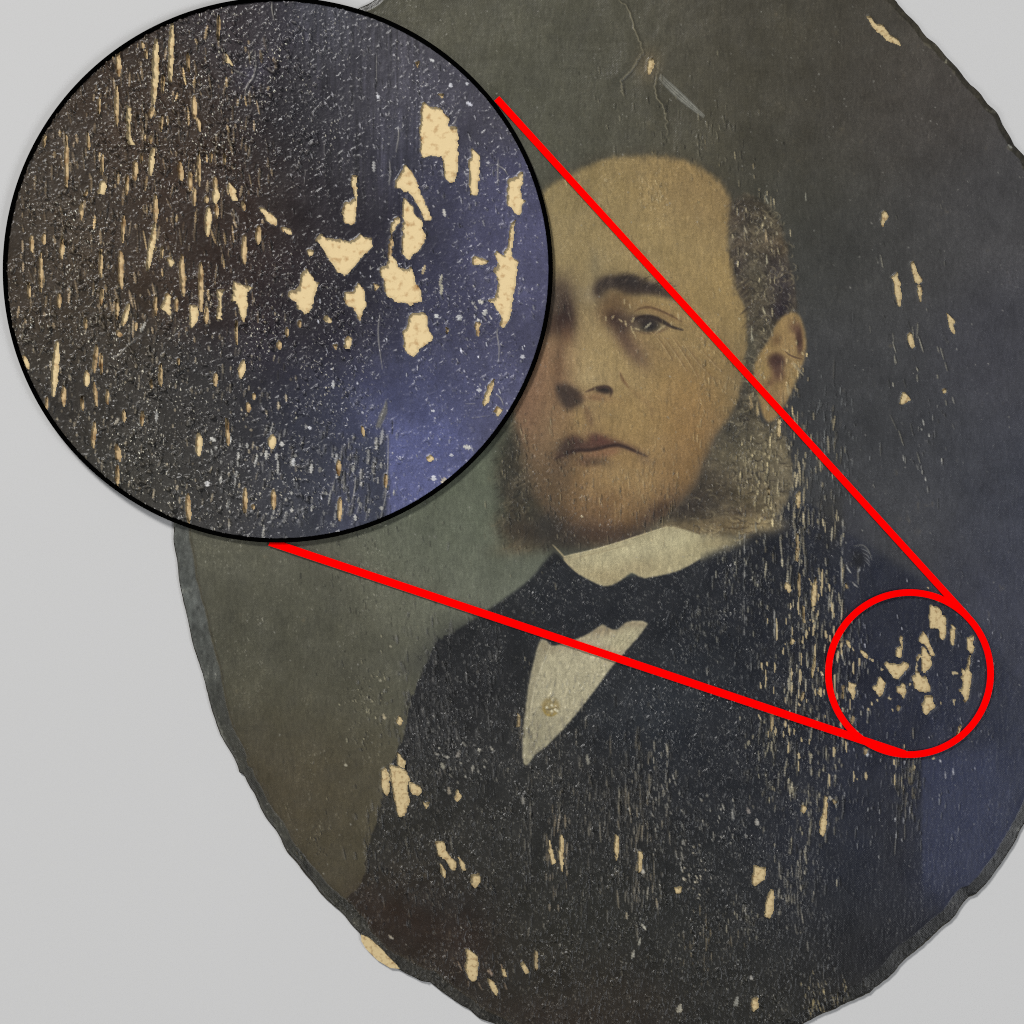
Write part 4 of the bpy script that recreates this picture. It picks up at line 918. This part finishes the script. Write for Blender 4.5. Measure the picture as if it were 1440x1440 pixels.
# brown-black lower tone showing through on one side, violet glare painted into the print on the other, a straight border below
st = sstep(DX, 546, 551) * sstep(DY, 575, 625)
d.img += (st * .45 * (1 - sstep(DX, 600, 690)))[..., None] * (np.array([92, 97, 142], np.float32) - d.img)
st2 = (1 - sstep(DX, 540, 549)) * sstep(DX, 470, 530) * sstep(DY, 590, 640)
d.img += (st2 * .7)[..., None] * (np.array([48, 51, 58], np.float32) - d.img)
d.blob(355, 100, 14, 18, 20, (86, 84, 110), .5); d.blob(345, 85, 12, 12, 0, (52, 48, 48), .7); d.blob(420, 150, 40, 30, 0, (38, 37, 42), .5); d.blob(470, 180, 30, 60, 0, (48, 47, 54), .35)
d.blob(440, 420, 60, 40, 0, (33, 29, 33), .45); d.blob(480, 300, 40, 40, 0, (36, 32, 38), .4)
d.blob(500, 150, 60, 90, 8, (70, 69, 76), .45); d.blob(430, 190, 50, 60, 0, (36, 34, 38), .5); d.blob(600, 120, 60, 40, 40, (74, 73, 84), .4)
streak = d.noise(3, 60, 55, 2)
d.img *= (1 + .11 * streak * sstep(DX, 380, 450) * (1 - sstep(DX, 560, 640)) * (1 - sstep(DY, 260, 330)))[..., None]
# curled flap near the top and the hooked crack
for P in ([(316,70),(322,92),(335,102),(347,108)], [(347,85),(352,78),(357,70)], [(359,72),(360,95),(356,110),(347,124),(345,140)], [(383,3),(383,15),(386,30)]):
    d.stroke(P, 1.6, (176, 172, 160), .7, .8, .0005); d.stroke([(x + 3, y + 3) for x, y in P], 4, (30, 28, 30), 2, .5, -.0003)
for P in ([(195,475),(180,487),(170,498),(160,505)], [(352,160),(356,152)], [(318,300),(334,305),(336,318)], [(543,562),(540,580),(531,600)], [(546,610),(546,640),(545,665),(542,700),(535,730)], [(500,668),(499,690),(494,708)],
          [(701,510),(702,490),(699,470),(700,460)], [(700,262),(700,240),(701,222)], [(697,232),(708,238),(715,248)], [(560,180),(561,192),(557,215)], [(548,225),(549,245),(547,262)], [(643,165),(638,175),(630,180)], [(690,478),(697,473)], [(698,555),(704,560),(708,570)], [(655,568),(668,568)], [(664,588),(684,585)], [(535,440),(532,470),(538,520)], [(530,80),(530,115)], [(430,240),(428,262)], [(456,200),(457,225)], [(250,330),(247,355)], [(114,375),(110,400)]):
    d.stroke(P, 1.8, (156, 152, 144), .7, .7, .0005)
d.fill([(544,562),(545,580),(535,602),(528,602),(533,585)], (104, 102, 96), 1, .8, 0)
d.stroke([(552,592),(552,610)], 4, (30, 30, 38), 1.2, .8, -.0004)
# lifted grains
def grains(n, bx, LR, WR, col, op, lean=.05, bet=1.3):
    x0, x1, y0, y1 = bx
    for k in range(n):
        x = x0 + (x1 - x0) * rng.beta(bet, bet); y = y0 + (y1 - y0) * rng.beta(bet, bet)
        L = LR[0] + (LR[1] - LR[0]) * rng.uniform() ** 2; w = rng.uniform(*WR)
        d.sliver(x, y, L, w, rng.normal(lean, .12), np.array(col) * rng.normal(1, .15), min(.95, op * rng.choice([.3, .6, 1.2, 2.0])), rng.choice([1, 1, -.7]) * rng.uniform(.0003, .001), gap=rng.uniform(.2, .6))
grains(620, (20, 390, 40, 480), (6, 26), (1.5, 3.8), (142, 124, 98), .45)
grains(90, (60, 360, 40, 460), (10, 30), (2.2, 4.4), (196, 168, 122), .6)
grains(520, (20, 420, 400, 740), (4, 15), (1.5, 3.6), (152, 140, 118), .45, -.1)
grains(160, (290, 560, 600, 760), (5, 22), (2.2, 5), (160, 158, 152), .55, -.12)
grains(60, (465, 552, 610, 755), (8, 30), (1.5, 3.4), (140, 137, 130), .4, -.08)
grains(420, (380, 760, 20, 330), (3, 10), (1.1, 2.2), (156, 154, 158), .42, .2)
grains(260, (420, 770, 330, 700), (2.5, 8), (1.1, 2.4), (180, 180, 186), .5, .2)
grains(40, (520, 580, 320, 420), (3, 10), (1.2, 2.6), (170, 168, 160), .5, .2)
grains(9, (660, 700, 400, 460), (4, 10), (2, 4), (190, 186, 176), .6, .6)
for x, y, L, w, a, col in [(423,137,6,6,0,(0,0,0)),(532,137,5,5,0,(210,210,214)),(634,121,6,5,0,(206,206,210)),(657,119,5,4,0,(200,200,204)),(660,147,10,5,1,(196,196,204)),(608,86,7,4,1.2,(200,200,200)),(646,447,9,8,.5,(170,170,170)),(614,445,6,6,0,(200,200,196)),(682,440,9,6,-.6,(190,188,180)),(676,425,8,6,1.2,(200,196,184)),(735,502,6,6,0,(186,186,190)),(657,629,11,6,1.3,(186,184,176)),(635,640,5,5,0,(190,190,196)),
        (610,673,8,7,0,(210,210,214)),(624,676,10,6,-.6,(200,188,168)),(609,578,6,3,1.5,(200,200,204)),(674,549,7,5,1.5,(196,196,200)),(469,541,12,4,0,(190,190,190)),(413,650,12,5,0,(196,196,196)),(375,640,13,5,0,(180,178,170)),(397,625,7,6,0,(210,208,200)),(292,680,8,7,0,(210,208,206)),(300,618,10,5,1,(196,194,186)),(436,602,5,5,0,(200,200,204)),(620,185,7,4,.8,(170,170,176)),(526,235,16,4,0,(170,168,166)),(625,300,12,4,.2,(190,186,176)),(620,395,18,4,-.2,(170,164,146)),(596,380,14,4,-.3,(190,170,130)),(621,408,16,4,-.1,(190,184,160)),(202,460,16,4,-.5,(170,166,156)),(221,585,16,4,-.1,(180,178,172)),(165,593,12,4,-.5,(170,162,146))]:
    if sum(col): d.sliver(x, y, L, w, a, col, .95, .0005)
# speckle
sk = gblur(np.random.default_rng(57).standard_normal((d.H, d.W)).astype(np.float32), .5, .7); sk /= sk.std()
sk2 = gblur(np.random.default_rng(58).standard_normal((d.H, d.W)).astype(np.float32), 1.3, 1.9); sk2 /= sk2.std()
dd = 1.0 - .62 * sstep(DX, 380, 560) - .12 * sstep(DY, 300, 500) * 0
dd = dd * np.clip(1 + .45 * e_mid + .35 * e_big, .2, 1.8); dd *= 1 - .5 * np.exp(-(((DX - 400) / 70) ** 2 + ((DY - 340) / 90) ** 2))
d.hgt += .00034 * dd * np.clip(sk - .6, 0, 2.2) + .00090 * dd * np.clip(sk2 - .4, 0, 2) * np.array(1.0)
d.img += (sstep(sk, 1.8, 2.7) * dd * .85)[..., None] * (np.array([196, 190, 172], np.float32) - d.img)
d.img += (sstep(sk2, 1.5, 2.4) * dd * .22)[..., None] * (np.array([150, 142, 124], np.float32) - d.img)
d.img *= (1 + .05 * e_px + .03 * e_fine)[..., None]
d.hgt += .00012 * e_mid
# losses
dh = np.zeros((d.H, d.W), bool); dl = np.zeros((d.H, d.W), np.float32)
for Q in DISC_LOSS:
    w, m = d.raster(Q, 0)
    if w is None: continue
    dh[w] |= m > .5
    w, m = d.raster(Q, 2.0); dl[w] = np.maximum(dl[w], m)
rl = np.clip(dl * (1 - dl) * 4, 0, 1)
d.hgt += .0008 * rl * (~dh)
d.img += (rl * .5 * np.clip(.2 + e_fine, 0, 1))[..., None] * (np.array([170, 164, 150], np.float32) - d.img)
inner = (DRX - 6.2) / DRX
raster_mesh(d, (dn < inner + .002) & ~dh, d.lab, {0: ("close_up_surface", None)}, M_PRINT, ZD, disc)
for Q in DISC_LOSS:
    r = np.hypot((Q[:, 0] - DC[0]) / DRX, (Q[:, 1] - DC[1]) / DRY)
    if r.max() > inner:
        k = np.minimum(1, (inner - .004) / np.maximum(r, 1e-6)); Q = np.array(DC) + (Q - np.array(DC)) * k[:, None]
    patch(Q, ZD - .00055, M_GROUND_D if np.ptp(Q[:, 0]) > 8.5 else M_STAIN_D, disc, 1.6)
# rim and backing board
n = 256; t = np.linspace(0, 2 * np.pi, n, endpoint=False)
def ringpts(k): return world_xy(DC[0] + DRX * k * np.cos(t), DC[1] + DRY * k * np.sin(t))
def ring_mesh(name, outer, inner_, z0, z1, mat, parent):
    xo, yo = outer; xi, yi = inner_; m = len(xo); v = []; f = []
    for X_, Y_, z in ((xo, yo, z0), (xo, yo, z1), (xi, yi, z1), (xi, yi, z0)): v += [(a, b, z) for a, b in zip(X_, Y_)]
    for i in range(m):
        j = (i + 1) % m
        for a in range(4):
            b = (a + 1) % 4; f.append((a * m + i, b * m + i, b * m + j, a * m + j))
    return obj(name, v, f, mat, parent)
ring_mesh("rim", ringpts(1.0), ringpts(inner), ZP + .0008, ZD + .0006, M_BLACK, disc)
slab("backing_board", np.c_[DC[0] + DRX * .99 * np.cos(t), DC[1] + DRY * .99 * np.sin(t)], ZP + .0009, ZD - .0011, M_BLACK, disc)

# ================================================================== THE RED CALLOUT
mark = empty("red_callout_marker", "red ring around a cluster of paint losses with two red bars to the enlargement", "marker")  # graphic annotation, modelled as solid red strips on the painting
MZ0, MZ1 = ZP + .0009, ZP + .0016
RC = (1278.5, 947.0)
ring_mesh("ring", world_xy(RC[0] + 118.5 * np.cos(t), RC[1] + 118.5 * np.sin(t)), world_xy(RC[0] + 109.2 * np.cos(t), RC[1] + 109.2 * np.sin(t)), MZ0, MZ1 + .00006, M_RED, mark)
def bar(a, b, w, dz):
    a = np.array(a, float); b = np.array(b, float); u = (b - a) / np.hypot(*(b - a)); nv = np.array([-u[1], u[0]]) * w / 2
    P = np.array([a + nv, b + nv, b - nv, a - nv])
    return slab("bar", P, MZ0 - dz, MZ1 - dz, M_RED, mark)
bar((698.5, 139), (1360.5, 868), 9.8, 0)
bar((379.5, 762), (1272, 1060.5), 11.0, .00003)
